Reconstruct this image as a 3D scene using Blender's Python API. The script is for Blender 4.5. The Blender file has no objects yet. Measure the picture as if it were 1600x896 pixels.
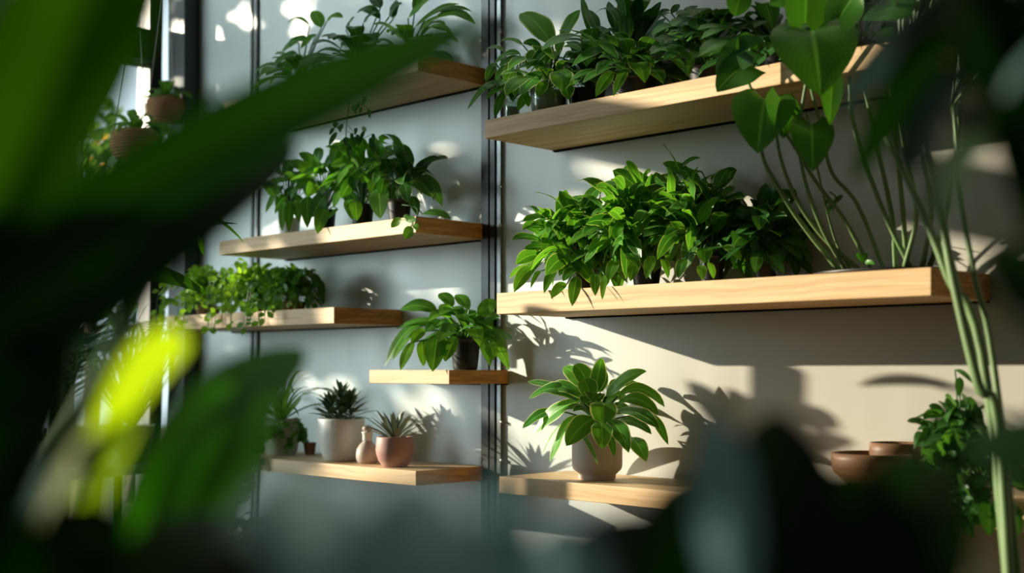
import bpy, math, random
from mathutils import Vector as V

R = random.Random(7)
C = bpy.context.scene.collection
# ------------------------------------------------------------------ camera geometry
F = 1990.0; HY = 577.6; A0 = math.radians(45.44)
CA, SA = math.cos(A0), math.sin(A0)
CAM = V((0, -2.4, 1.30)); SD = 0.25          # shelf depth
FLOOR = 0.0
def ray(px, py):
    t = (px-800)/F; u = (HY-py)/F
    return V((-CA+t*SA, SA+t*CA, u))          # unit forward depth
def PY(px, py, Y):
    r = ray(px, py); return CAM + r*((Y-CAM.y)/r.y)
def PX(px, py, X):
    r = ray(px, py); return CAM + r*((X-CAM.x)/r.x)
def PD(px, py, d):
    return CAM + ray(px, py)*d
def depth(p):
    q = p-CAM; return -CA*q.x + SA*q.y
def mpp(p):                                   # metres per photo pixel at p
    return depth(p)/F
TOCAM = V((CA, -SA, 0))

# ------------------------------------------------------------------ materials
def newmat(name):
    m = bpy.data.materials.new(name); m.use_nodes = True
    nt = m.node_tree; nt.nodes.clear()
    out = nt.nodes.new('ShaderNodeOutputMaterial')
    return m, nt, out
def N(nt, t, **kw):
    n = nt.nodes.new(t)
    for k, v in kw.items(): setattr(n, k, v)
    return n
def math_(nt, op, a, b=None, c=None):
    n = N(nt, 'ShaderNodeMath', operation=op)
    for i, x in enumerate((a, b, c)):
        if x is None: continue
        if isinstance(x, (int, float)): n.inputs[i].default_value = x
        else: nt.links.new(x, n.inputs[i])
    return n.outputs[0]
def mix(nt, f, a, b, mode='MIX'):
    n = N(nt, 'ShaderNodeMix', data_type='RGBA', blend_type=mode)
    if isinstance(f, (int, float)): n.inputs[0].default_value = f
    else: nt.links.new(f, n.inputs[0])
    for i, x in ((6, a), (7, b)):
        if isinstance(x, tuple): n.inputs[i].default_value = (*x[:3], 1)
        else: nt.links.new(x, n.inputs[i])
    return n.outputs[2]
def ramp(nt, f, a, b):
    n = N(nt, 'ShaderNodeMapRange', interpolation_type='SMOOTHSTEP')
    nt.links.new(f, n.inputs[0]); n.inputs[1].default_value = a; n.inputs[2].default_value = b
    return n.outputs[0]
def princ(nt, out, col, rough=.5, spec=.5, metal=0.0, coat=0.0):
    p = N(nt, 'ShaderNodeBsdfPrincipled')
    if isinstance(col, tuple): p.inputs['Base Color'].default_value = (*col[:3], 1)
    else: nt.links.new(col, p.inputs['Base Color'])
    if isinstance(rough, (int, float)): p.inputs['Roughness'].default_value = rough
    else: nt.links.new(rough, p.inputs['Roughness'])
    p.inputs['Specular IOR Level'].default_value = spec
    p.inputs['Metallic'].default_value = metal
    p.inputs['Coat Weight'].default_value = coat
    nt.links.new(p.outputs[0], out.inputs[0])
    return p
def noise(nt, vec, scale, detail=3, rough=.5):
    n = N(nt, 'ShaderNodeTexNoise'); n.inputs['Scale'].default_value = scale
    n.inputs['Detail'].default_value = detail; n.inputs['Roughness'].default_value = rough
    if vec is not None: nt.links.new(vec, n.inputs['Vector'])
    return n.outputs[0]
def scaled(nt, vec, s):
    n = N(nt, 'ShaderNodeMapping'); n.inputs['Scale'].default_value = s
    nt.links.new(vec, n.inputs['Vector']); return n.outputs[0]
def bump(nt, p, h, strength=.2, dist=.002):
    b = N(nt, 'ShaderNodeBump'); b.inputs['Strength'].default_value = strength; b.inputs['Distance'].default_value = dist
    nt.links.new(h, b.inputs['Height']); nt.links.new(b.outputs[0], p.inputs['Normal'])

def leafmat(name, dark, light, edge=None, edge_w=.40, trans=.3, rough=.36, rib=.5, tcol=None, spec=.5):
    m, nt, out = newmat(name)
    uv = N(nt, 'ShaderNodeUVMap'); uv.uv_map = 'UVMap'
    sp = N(nt, 'ShaderNodeSeparateXYZ'); nt.links.new(uv.outputs[0], sp.inputs[0])
    au = math_(nt, 'ABSOLUTE', math_(nt, 'SUBTRACT', sp.outputs[0], .5))
    tint = N(nt, 'ShaderNodeAttribute'); tint.attribute_name = 'tint'
    geo = N(nt, 'ShaderNodeTexCoord')
    nz = noise(nt, geo.outputs['Object'], 14, 2)
    f = math_(nt, 'ADD', math_(nt, 'MULTIPLY', tint.outputs['Fac'], .75), math_(nt, 'MULTIPLY', math_(nt, 'SUBTRACT', nz, .35), .6))
    col = mix(nt, f, dark, light)
    # side veins and midrib
    ph = math_(nt, 'SUBTRACT', math_(nt, 'MULTIPLY', sp.outputs[1], 60.0), math_(nt, 'MULTIPLY', au, 70.0))
    vein = ramp(nt, math_(nt, 'SINE', ph), .55, 1.0)
    col = mix(nt, math_(nt, 'MULTIPLY', vein, .22), col, light)
    ribm = math_(nt, 'SUBTRACT', 1.0, ramp(nt, au, .012, .045))
    col = mix(nt, math_(nt, 'MULTIPLY', ribm, rib), col, tuple(min(1, c*1.9+.05) for c in light))
    if edge:
        ne = noise(nt, scaled(nt, geo.outputs['Object'], (30, 30, 30)), 1.5, 2)
        ew = math_(nt, 'ADD', au, math_(nt, 'MULTIPLY', math_(nt, 'SUBTRACT', ne, .5), .10))
        col = mix(nt, ramp(nt, ew, edge_w, edge_w+.05), col, edge)
    p = princ(nt, out, col, rough, spec)
    wv = math_(nt, 'ADD', math_(nt, 'MULTIPLY', vein, .5), math_(nt, 'MULTIPLY', ribm, -1.0))
    bump(nt, p, wv, .25, .0015)
    tr = N(nt, 'ShaderNodeBsdfTranslucent')
    tc = mix(nt, 1.0, col, tcol or (2.2, 2.0, .7), 'MULTIPLY'); nt.links.new(tc, tr.inputs[0])
    ms = N(nt, 'ShaderNodeMixShader'); ms.inputs[0].default_value = trans
    nt.links.new(p.outputs[0], ms.inputs[1]); nt.links.new(tr.outputs[0], ms.inputs[2])
    nt.links.new(ms.outputs[0], out.inputs[0])
    return m

def woodmat(name, base, dark, endcol, sc=1.0):
    m, nt, out = newmat(name)
    tc = N(nt, 'ShaderNodeTexCoord')
    oi = N(nt, 'ShaderNodeObjectInfo')
    off = N(nt, 'ShaderNodeVectorMath', operation='ADD'); nt.links.new(tc.outputs['Object'], off.inputs[0]); nt.links.new(oi.outputs['Location'], off.inputs[1])
    v = off.outputs[0]
    warp = noise(nt, scaled(nt, v, (2.5, 6, 6)), 1.0, 2)
    wv = N(nt, 'ShaderNodeVectorMath', operation='ADD'); nt.links.new(scaled(nt, v, (.55*sc, 9*sc, 22*sc)), wv.inputs[0])
    cx = N(nt, 'ShaderNodeCombineXYZ'); nt.links.new(math_(nt, 'MULTIPLY', warp, .9), cx.inputs[2]); nt.links.new(math_(nt, 'MULTIPLY', warp, .5), cx.inputs[1]); nt.links.new(cx.outputs[0], wv.inputs[1])
    n1 = noise(nt, wv.outputs[0], 4.0, 3, .6)
    n2 = noise(nt, scaled(nt, v, (3*sc, 140*sc, 140*sc)), 2.0, 2)
    f = math_(nt, 'ADD', ramp(nt, n1, .38, .66), math_(nt, 'MULTIPLY', math_(nt, 'SUBTRACT', n2, .5), .5))
    col = mix(nt, f, base, dark)
    sx = N(nt, 'ShaderNodeSeparateXYZ'); nt.links.new(tc.outputs['Normal'], sx.inputs[0])
    e = ramp(nt, math_(nt, 'ABSOLUTE', sx.outputs[0]), .6, .9)
    n3 = noise(nt, scaled(nt, v, (6, 7, 60)), 2.0, 3)
    col = mix(nt, e, col, mix(nt, ramp(nt, n3, .35, .65), endcol, tuple(c*.62 for c in endcol)))  # end grain, its colour also carrying the warm shade on the ends
    p = princ(nt, out, col, .5, .35)
    bump(nt, p, n2, .12, .0008)
    return m

def simplemat(name, col, rough=.5, spec=.5, metal=0.0, nscale=0, namp=.15, coat=0.0):
    m, nt, out = newmat(name)
    c = col
    tc = N(nt, 'ShaderNodeTexCoord')
    nz = noise(nt, tc.outputs['Object'], nscale or 20, 3)
    c = mix(nt, math_(nt, 'MULTIPLY', nz, namp), col, tuple(x*.45 for x in col))
    p = princ(nt, out, c, rough, spec, metal, coat)
    bump(nt, p, nz, .06, .001)
    return m

M = {}
# foliage families
M['glossy'] = leafmat('glossy_green_leaf', (.030, .14, .020), (.13, .36, .035), trans=.36, rough=.30)
M['hoya'] = leafmat('mid_green_leaf', (.016, .095, .016), (.12, .36, .04), edge=(.42, .58, .22), edge_w=.44, trans=.36, rough=.27)
M['hosta'] = leafmat('variegated_leaf', (.025, .14, .022), (.12, .36, .035), edge=(.68, .76, .42), edge_w=.425, trans=.36, rough=.34)
M['deep'] = leafmat('deep_green_leaf', (.016, .08, .017), (.06, .20, .03), edge=(.34, .48, .20), edge_w=.45, trans=.3, rough=.3)
M['deepplain'] = leafmat('dark_green_leaf', (.014, .065, .014), (.05, .17, .028), trans=.3, rough=.32)
M['herb'] = leafmat('light_herb_leaf', (.10, .26, .03), (.34, .58, .07), trans=.42, rough=.4)
M['ivy'] = leafmat('ivy_leaf', (.045, .16, .025), (.15, .36, .05), trans=.36, rough=.4)
M['grass'] = leafmat('grass_blade', (.04, .13, .03), (.20, .38, .06), trans=.35, rough=.42)
M['succ'] = leafmat('succulent_leaf', (.02, .06, .03), (.07, .15, .06), edge=(.42, .48, .30), edge_w=.46, trans=.05, rough=.4)
M['agave'] = leafmat('grey_green_succulent_leaf', (.10, .15, .12), (.22, .28, .22), edge=(.30, .22, .18), edge_w=.45, trans=.04, rough=.45)
M['phil'] = leafmat('heart_leaf', (.018, .09, .010), (.07, .25, .02), trans=.32, rough=.32)
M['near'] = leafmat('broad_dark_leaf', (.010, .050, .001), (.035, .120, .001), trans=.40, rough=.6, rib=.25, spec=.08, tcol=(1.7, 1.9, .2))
M['near_mid'] = leafmat('broad_shaded_leaf', (.003, .022, .001), (.010, .055, .002), trans=.35, rough=.6, rib=.25, spec=.08, tcol=(1.6, 1.9, .3))  # darker copy of the broad leaf, shade put into its colour
M['near_black'] = leafmat('shaded_broad_leaf', (.001, .010, .001), (.003, .026, .002), trans=.25, rough=.6, rib=.1, spec=.10)  # deep shade on the near leaves put into a near-black base
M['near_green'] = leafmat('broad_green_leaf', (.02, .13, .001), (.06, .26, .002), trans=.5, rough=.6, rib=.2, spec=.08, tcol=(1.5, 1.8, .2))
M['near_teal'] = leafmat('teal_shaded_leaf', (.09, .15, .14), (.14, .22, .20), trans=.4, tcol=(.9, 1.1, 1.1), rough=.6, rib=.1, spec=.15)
M['near_lime'] = leafmat('bright_lime_leaf', (.16, .30, .004), (.30, .46, .004), trans=.5, rough=.4, rib=.2, tcol=(1.5, 1.4, .2))  # brightest yellow-green of the near leaves
M['near_blue'] = leafmat('sky_tinted_broad_leaf', (.22, .35, .37), (.30, .45, .48), tcol=(.9, 1.1, 1.2), trans=.5, rough=.5, rib=.15, spec=.3)  # sky reflection put into the blue-grey base colour
M['near_pale'] = leafmat('sun_sheen_leaf', (.33, .36, .26), (.5, .52, .40), trans=.25, rough=.4, rib=.2, tcol=(1.2, 1.2, .9))  # sun sheen put into the pale base colour of this leaf
M['tree'] = leafmat('tree_leaf', (.05, .13, .06), (.14, .28, .12), trans=.45, rough=.5)
M['treegold'] = leafmat('autumn_tree_leaf', (.30, .18, .03), (.55, .36, .07), trans=.35, rough=.5)
M['stem'] = simplemat('green_stem', (.06, .17, .05), .45, .4, nscale=25, namp=.6)
M['stalk'] = simplemat('pale_green_stalk', (.15, .25, .09), .42, .45, nscale=18, namp=.5)
M['bark'] = simplemat('bark', (.10, .07, .05), .9, .2, nscale=12, namp=.6)
M['soil'] = simplemat('potting_soil', (.03, .02, .013), .95, .1, nscale=60, namp=.8)
# hard things
M['oak'] = woodmat('pale_oak', (.74, .515, .285), (.58, .365, .165), (.60, .27, .06))
M['bowlwood'] = woodmat('brown_wood', (.20, .105, .055), (.15, .075, .035), (.17, .085, .04))
M['blackpot'] = simplemat('black_plastic', (.010, .010, .011), .42, .4, nscale=8, namp=.3)
M['whitepot'] = simplemat('white_glazed_ceramic', (.78, .78, .75), .32, .5, nscale=6, namp=.06)
M['pinkpot'] = simplemat('dusty_pink_ceramic', (.47, .265, .22), .5, .4, nscale=10, namp=.2)
M['blushpot'] = simplemat('matt_blush_ceramic', (.66, .53, .46), .6, .35, nscale=10, namp=.10)
M['greypot'] = simplemat('grey_green_ceramic', (.33, .34, .25), .45, .4, nscale=14, namp=.3)
M['stoneware'] = simplemat('speckled_stoneware', (.52, .44, .38), .5, .4, nscale=40, namp=.25)
M['clay'] = simplemat('terracotta', (.30, .15, .08), .8, .2, nscale=14, namp=.4)
M['wicker'] = simplemat('wicker', (.42, .23, .12), .8, .2, nscale=30, namp=.6)
M['cord'] = simplemat('grey_cord', (.45, .45, .42), .8, .2)
M['metal'] = simplemat('dark_bronze_metal', (.014, .017, .015), .32, .5, metal=.0, nscale=5, namp=.3)
M['pillar'] = simplemat('dark_pillar_paint', (.022, .030, .030), .4, .5, nscale=5, namp=.3)
M['steel'] = simplemat('grey_steel', (.20, .22, .22), .3, .6, metal=.5, nscale=5, namp=.2)
M['screw'] = simplemat('bright_screw', (.7, .7, .68), .25, .5, metal=.9)
M['frame'] = simplemat('dark_window_frame', (.022, .026, .030), .4, .5, nscale=5, namp=.2)
M['palefr'] = simplemat('pale_window_reveal', (.50, .52, .50), .5, .4, nscale=5, namp=.1)
M['cleatblack'] = simplemat('matt_black_cleat', (.008, .008, .008), .8, .1)
M['benchtop'] = simplemat('grey_laminate', (.30, .32, .32), .35, .5, nscale=5, namp=.15)

def wallmat():
    m, nt, out = newmat('blue_grey_lacquered_panel')
    tc = N(nt, 'ShaderNodeTexCoord')
    n1 = noise(nt, scaled(nt, tc.outputs['Object'], (9, 9, .35)), 1.3, 3)
    n2 = noise(nt, tc.outputs['Object'], 2.2, 3)
    sx = N(nt, 'ShaderNodeSeparateXYZ'); nt.links.new(tc.outputs['Object'], sx.inputs[0])
    g = ramp(nt, sx.outputs[0], -2.75, -1.5)          # light falloff put into the base: brighter cool left bay, darker warm right
    base = mix(nt, g, (.52, .605, .61), (.43, .405, .34))
    col = mix(nt, math_(nt, 'MULTIPLY', n2, .16), base, (.36, .40, .39))
    r = math_(nt, 'ADD', .26, math_(nt, 'MULTIPLY', n1, .22))
    p = princ(nt, out, col, r, .8)
    bump(nt, p, n1, .05, .002)
    return m
M['wall'] = wallmat()
def floormat():
    m, nt, out = newmat('brown_plank_floor')
    tc = N(nt, 'ShaderNodeTexCoord')
    n1 = noise(nt, tc.outputs['Object'], 3, 5, .6)
    princ(nt, out, mix(nt, n1, (.20, .11, .05), (.30, .18, .09)), .5, .3)
    return m
M['floor'] = floormat()
def groundmat():
    m, nt, out = newmat('garden_ground')
    tc = N(nt, 'ShaderNodeTexCoord')
    n1 = noise(nt, tc.outputs['Object'], 2, 5, .6)
    princ(nt, out, mix(nt, n1, (.05, .09, .03), (.16, .15, .10)), .9, .1)
    return m
M['ground'] = groundmat()
def glassmat(name, tintc, refl=.10):
    m, nt, out = newmat(name)
    t = N(nt, 'ShaderNodeBsdfTransparent'); t.inputs[0].default_value = (*tintc, 1)
    g = N(nt, 'ShaderNodeBsdfGlossy'); g.inputs['Roughness'].default_value = .03
    lw = N(nt, 'ShaderNodeLayerWeight'); lw.inputs[0].default_value = .25
    f = math_(nt, 'ADD', math_(nt, 'MULTIPLY', lw.outputs['Fresnel'], .6), refl*.3)
    ms = N(nt, 'ShaderNodeMixShader'); nt.links.new(f, ms.inputs[0])
    nt.links.new(t.outputs[0], ms.inputs[1]); nt.links.new(g.outputs[0], ms.inputs[2]); nt.links.new(ms.outputs[0], out.inputs[0])
    return m
M['pane'] = glassmat('window_glass', (.96, .98, .98))
M['glass'] = glassmat('clear_glass', (.86, .93, .90), .25)

# ------------------------------------------------------------------ mesh builder
class MB:
    def __init__(s): s.v = []; s.f = []; s.uv = []; s.t = []
    def add(s, vs, fs, uvs=None, tint=.5):
        o = len(s.v); s.v += [tuple(x) for x in vs]; s.f += [tuple(i+o for i in f) for f in fs]
        s.uv += uvs if uvs else [(.25, .5)]*len(vs); s.t += [tint]*len(vs)
    def box(s, a, b):
        (x0, y0, z0), (x1, y1, z1) = a, b
        vs = [(x, y, z) for x in (x0, x1) for y in (y0, y1) for z in (z0, z1)]
        s.add(vs, [(0, 1, 3, 2), (4, 6, 7, 5), (0, 4, 5, 1), (2, 3, 7, 6), (0, 2, 6, 4), (1, 5, 7, 3)])
        return s
    def tube(s, pts, rad, n=7, cap=True, tint=.5):
        pts = [V(p) for p in pts]; k = len(pts)
        if not isinstance(rad, (list, tuple)): rad = [rad]*k
        vs = []; fs = []; prev = None
        for i, p in enumerate(pts):
            T = (pts[min(i+1, k-1)]-pts[max(i-1, 0)])
            T = T.normalized() if T.length > 1e-9 else V((0, 0, 1))
            if prev is None:
                a = V((1, 0, 0)) if abs(T.x) < .8 else V((0, 1, 0)); prev = T.cross(a).normalized()
            u = (prev-T*prev.dot(T)).normalized(); prev = u; w = T.cross(u)
            for j in range(n):
                q = 2*math.pi*j/n; vs.append(p+(u*math.cos(q)+w*math.sin(q))*rad[i])
        for i in range(k-1):
            for j in range(n):
                fs.append((i*n+j, i*n+(j+1) % n, (i+1)*n+(j+1) % n, (i+1)*n+j))
        if cap: fs.append(tuple(reversed(range(n)))); fs.append(tuple((k-1)*n+j for j in range(n)))
        s.add(vs, fs, None, tint); return s
    def lathe(s, c, prof, n=40, squash=1.0):
        c = V(c); vs = []; fs = []
        for r, z in prof:
            for j in range(n):
                q = 2*math.pi*j/n; vs.append(c+V((r*math.cos(q), r*math.sin(q)*squash, z)))
        k = len(prof)
        for i in range(k-1):
            for j in range(n):
                fs.append((i*n+j, i*n+(j+1) % n, (i+1)*n+(j+1) % n, (i+1)*n+j))
        fs.append(tuple(reversed(range(n)))); fs.append(tuple((k-1)*n+j for j in range(n)))
        s.add(vs, fs); return s
    def leaf(s, p0, p1, w, arch=.15, face=None, shape='ovate', fold=.18, twist=0.0, nl=9, nw=4, tint=None, archdir=None, wave=.0, pm=None, pet=0.0):
        """one leaf blade, p0 attach point -> p1 tip; w = full width; arch lifts the middle; pet = share that is bare petiole"""
        p0 = V(p0); p1 = V(p1); L = (p1-p0).length
        if face is None: face = V((0, 0, 1))*.75 + TOCAM*.6
        face = V(face)
        ad = V(archdir) if archdir is not None else V((0, 0, 1))
        mid = V(pm) if pm is not None else (p0+p1)*.5 + ad*arch*L
        if pm is not None: mid = mid*2-(p0+p1)*.5
        else: mid = (p0+p1)*.5 + ad*arch*L*2
        tint = R.random() if tint is None else tint
        ph = R.random()*6.28
        vs = []; uv = []; fs = []
        for i in range(nl+1):
            t = i/nl
            p = p0*(1-t)**2 + mid*2*t*(1-t) + p1*t*t
            T = ((mid-p0)*2*(1-t) + (p1-mid)*2*t)
            T = T.normalized() if T.length > 1e-9 else V((0, 0, 1))
            S = T.cross(face)
            S = S.normalized() if S.length > 1e-6 else T.cross(V((1, 0, 0))).normalized()
            Nn = S.cross(T)
            if twist:
                a = twist*t; S, Nn = S*math.cos(a)+Nn*math.sin(a), Nn*math.cos(a)-S*math.sin(a)
            tb = max(0.0, (t-pet)/(1-pet)) if pet else t
            ww = width(shape, tb)*w*.5
            if pet and t <= pet+1e-6: ww = max(.0012, w*.03)
            ww = max(ww, w*.004)
            for j in range(nw+1):
                u = (j/nw)*2-1
                q = p + S*(u*ww) + Nn*(fold*abs(u)*ww) - Nn*(fold*.55*u*u*ww)
                if wave: q = q + Nn*(wave*ww*abs(u)*math.sin(t*11+ph+(1.5 if u > 0 else 0)))
                if shape == 'heart': q = q - T*(L*.30*abs(u)**1.5*max(0, 1-t*2.2)**1.5)
                vs.append(q); uv.append((j/nw, tb))
        for i in range(nl):
            for j in range(nw):
                a = i*(nw+1)+j; fs.append((a, a+1, a+nw+2, a+nw+1))
        s.add(vs, fs, uv, tint); return s
    def build(s, name, mat, parent=None, smooth=True, bevel=0.0, origin=None):
        o = V(origin) if origin is not None else (V(parent_loc(parent)) if parent else V((0, 0, 0)))
        me = bpy.data.meshes.new(name)
        me.from_pydata([(x-o.x, y-o.y, z-o.z) for x, y, z in s.v], [], s.f)
        ul = me.uv_layers.new(name='UVMap'); buf = []
        for l in me.loops: buf += s.uv[l.vertex_index]
        ul.data.foreach_set('uv', buf)
        at = me.attributes.new('tint', 'FLOAT', 'POINT'); at.data.foreach_set('value', s.t)
        me.materials.append(mat); me.update()
        if smooth: me.polygons.foreach_set('use_smooth', [True]*len(me.polygons))
        ob = bpy.data.objects.new(name, me); C.objects.link(ob)
        if parent: ob.parent = parent
        if origin is not None:
            ob.location = o-(V(parent_loc(parent)) if parent else V((0, 0, 0)))
        if bevel:
            b = ob.modifiers.new('bevel', 'BEVEL'); b.width = bevel; b.segments = 2; b.limit_method = 'ANGLE'
        return ob
def parent_loc(o):
    l = V((0, 0, 0))
    while o: l = l+V(o.location); o = o.parent
    return l
def width(shape, t):
    if shape == 'ovate': return 2.83*(t**.72)*((1-t)**.78) if 0 < t < 1 else 0
    if shape == 'lance': return 3.46*(t**.85)*((1-t)**.95) if 0 < t < 1 else 0
    if shape == 'round': return math.sqrt(max(0, 1-(2*t-1)**2))
    if shape == 'paddle': return (2.65*(t**1.05)*((1-t)**.5)) if 0 < t < 1 else 0
    if shape == 'strap': return min(1, t*6+.35)*((1-t)**.55) if t < 1 else 0
    if shape == 'spike': return (1-t)**.8 if t < 1 else 0
    if shape == 'heart': return (.52+.48*math.sin(t/.3*1.5708)) if t < .3 else max(0, 1-((t-.3)/.7)**1.8)**.8
    return 1
def spline(pts, n=6):
    pts = [V(p) for p in pts]; P = [pts[0]*2-pts[1]]+pts+[pts[-1]*2-pts[-2]]; out = []
    for i in range(1, len(P)-2):
        a, b, c, d = P[i-1:i+3]
        for k in range(n):
            t = k/n
            out.append(.5*((2*b)+(c-a)*t+(2*a-5*b+4*c-d)*t*t+(3*b-a-3*c+d)*t**3))
    out.append(pts[-1]); return out

def thing(name, label, cat, loc, group=None):
    o = bpy.data.objects.new(name, None); o.empty_display_size = .05; C.objects.link(o)
    o.location = loc; o['label'] = label; o['category'] = cat
    if group: o['group'] = group
    return o
def tag(o, label, cat, group=None):
    o['label'] = label; o['category'] = cat
    if group: o['group'] = group
    return o
def struct(o): o['kind'] = 'structure'; return o

# ------------------------------------------------------------------ room shell
XW = -4.36                                     # window wall plane (inner face)
XR = 1.4; HT = 5.6
def wallpanel(name, x0, x1):
    return struct(MB().box((x0, 0, 0), (x1, .12, HT)).build(name, M['wall'], None, False))
s400 = PY(400, 500, 0).x; s770 = PY(771, 500, 0).x; xcol0 = PY(262, 400, -.06).x; xcol1 = PY(288, 400, -.06).x
wallpanel('wall_back', xcol1-.02, XR)
struct(MB().box((-4.46, -6.12, 0), (XR, -6.0, HT)).build('wall_front', M['palefr'], None, False))
# vertical rails on the wall
def rail(idx, px, parts, screws=()):
    base = PY(px, 577, 0); o = None
    for k, (a, b, d, mt) in enumerate(parts):
        xa = PY(a, 577, 0).x; xb = PY(b, 577, 0).x
        ob = MB().box((xa, -d, 0), (xb, .0, HT)).build('trim_%d' % idx if o is None else 'rail_strip', M[mt], o, False)
        if o is None: o = struct(ob)
    for (sx, sy) in screws:
        p = PY(sx, sy, -.008)
        MB().tube([p, p+V((0, -.004, 0))], .0045, 10).build('screw', M['screw'], o)
    return o
rail(1, 400, [(394.5, 397.5, .008, 'metal'), (397.5, 402, .004, 'steel'), (402, 405, .008, 'metal')], [])
rail(2, 771, [(757.5, 768.5, .014, 'metal'), (768.5, 770.5, .006, 'steel'), (770.5, 777.5, .012, 'metal'), (780.5, 786, .010, 'steel')],
     [(783, 50), (783, 292), (783, 352), (784, 660), (784, 720)])
# dark corner pillar
struct(MB().box((xcol0, -.06, 0), (xcol1, .12, HT)).build('trim_3', M['pillar'], None, False, bevel=.004))
struct(MB().box((-4.46, -6.0, -.12), (XR, .12, 0)).build('floor', M['floor'], None, False))
# window wall: frame members, panes
def ywin(px): return PX(px, 577, XW).y
Z_T0 = PX(232, 100, XW).z; Z_T1 = PX(232, 47, XW).z
win = struct(MB().box((XW-.10, -6.0, 0), (XW, .12, .42)).build('wall_left', M['palefr'], None, False))
Y_END = -2.55
struct(MB().box((XW-.10, -6.0, .42), (XW, -4.62, HT)).build('wall_left_end', M['palefr'], None, False))
struct(MB().box((XW-.10, -3.85, .42), (XW, Y_END, HT)).build('wall_left_pier', M['palefr'], None, False))
def window(name, y0, y1, mulls, transoms, z0=.42, HT=HT):
    fr = MB().box((XW-.09, y0, z0), (XW+.01, y1, z0+.08)).box((XW-.09, y0, HT-.08), (XW+.01, y1, HT)).box((XW-.09, y0, z0), (XW+.01, y0+.06, HT)).box((XW-.09, y1-.05, z0), (XW+.01, y1, HT))
    w = struct(fr.build(name, M['frame'], None, False, bevel=.004))
    for (a, b) in mulls: MB().box((XW-.07, a, z0+.08), (XW+.02, b, HT-.08)).build('mullion', M['frame'], w, False, bevel=.004)
    for (a, b, dd) in transoms: MB().box((XW-.08, y0+.06, a), (XW+dd, y1-.05, b)).build('transom', M['frame'], w, False, bevel=.004)
    ys = [y0+.05]+[c for ab in mulls for c in ab]+[y1-.05]; ys.sort()
    for k in range(0, len(ys), 2):
        MB().box((XW-.045, ys[k], z0+.08), (XW-.04, ys[k+1], HT-.08)).build('pane', M['pane'], w, False)
    return w
zm = (Z_T0+Z_T1)/2
window('window_1', Y_END, ywin(250), [], [(Z_T0, zm-.01, .06), (zm-.01, Z_T1, .02)])
window('added_shaft_window', -4.45, -3.85, [], [], 1.95, 2.75)  # unseen window added to let a sun shaft reach the lower left leaves
struct(MB().box((XW-.10, -4.62, .42), (XW, -3.85, 1.95)).build('wall_left_sill', M['palefr'], None, False))
struct(MB().box((XW-.10, -4.62, 2.75), (XW, -3.85, HT)).build('wall_left_lintel', M['palefr'], None, False))
struct(MB().box((XW-.10, -4.62, 1.95), (XW, -4.45, 2.75)).build('wall_left_jamb', M['palefr'], None, False))
# pale reveal strip between window and pillar
struct(MB().box((XW-.10, ywin(250), 0), (XW+.01, .12, HT)).build('trim_4', M['palefr'], None, False))
struct(MB().box((-30, -20, -.3), (-4.6, 14, -.14)).build('ground', M['ground'], None, False))

# ------------------------------------------------------------------ shelves
SH = {}
def shelf(key, xl, xr, ytl, ytr, ybl, ybr, label, depth_=SD, group='floating oak shelves on the panelled wall'):
    """pixels of the front face: left x, right x, top-left y ..."""
    a = PY(xl, ytl, -depth_); b = PY(xr, ytr, -depth_); c = PY(xl, ybl, -depth_); d = PY(xr, ybr, -depth_)
    zt = (a.z+b.z)/2; zb = (c.z+d.z)/2
    o = thing('floating_shelf', label, 'shelf', ((a.x+b.x)/2, 0, zb), group)
    MB().box((a.x, -depth_, zb), (b.x, -.004, zt)).build('board', M['oak'], o, False, bevel=.0015, origin=((a.x+b.x)/2, -depth_/2, zb))
    pass
    MB().box((a.x+.004, -.010, zb-.004), (b.x-.004, 0, zb)).build('wall_cleat', M['cleatblack'], o, False)  # thin near-black batten under the board, along the wall
    SH[key] = (a.x, b.x, zb, zt); return o
def xat(px): return PY(px, 577, -SD).x
def ext(xl, xr, dirx, y0, y1, xn):             # extend an edge line in pixels to xn
    return y0+(y1-y0)*(xn-xl)/(xr-xl)
shelf('R1', 757, 1430, 187, 57, 217, 93, 'thick pale oak shelf, topmost on the right of the dark rail')
shelf('R2', 776, 1455, 459, 417, 488, 467, 'longest pale oak shelf, carrying the bushy row of plants on the right')
shelf('R3', 780, 1290, 748, 784, 774, 817, 'pale oak shelf under the variegated plant in the blush pot')
shelf('R4', 1330, 1700, 760, 797, 800, 850, 'oak shelf at lower right, overhung by a trailing plant')
shelf('L1', 350, 653, 164, 81, 190.5, 105, 'oak shelf at upper left, underside and right end grain in view', group='floating oak shelves on the panelled wall')
shelf('L2', 342, 650, 377, 338, 401, 361, 'oak shelf left of the dark rail with drooping plants in black pots')
shelf('L3', 260, 522, 493, 482, 516, 506, 'oak shelf at far left carrying the small-leaved herb')
shelf('L4', 577, 702, 580, 577, 600, 600, 'shortest oak shelf, just under the plant in the black pot', .215)
shelf('L5', 340, 650, 708, 740, 730, 760, 'oak shelf at lower left with four small pots on it')
def on(key, px, Y):
    """a point on top of a shelf under photo column px"""
    p = PY(px, 577, Y); return V((p.x, Y, SH[key][3]))

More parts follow.
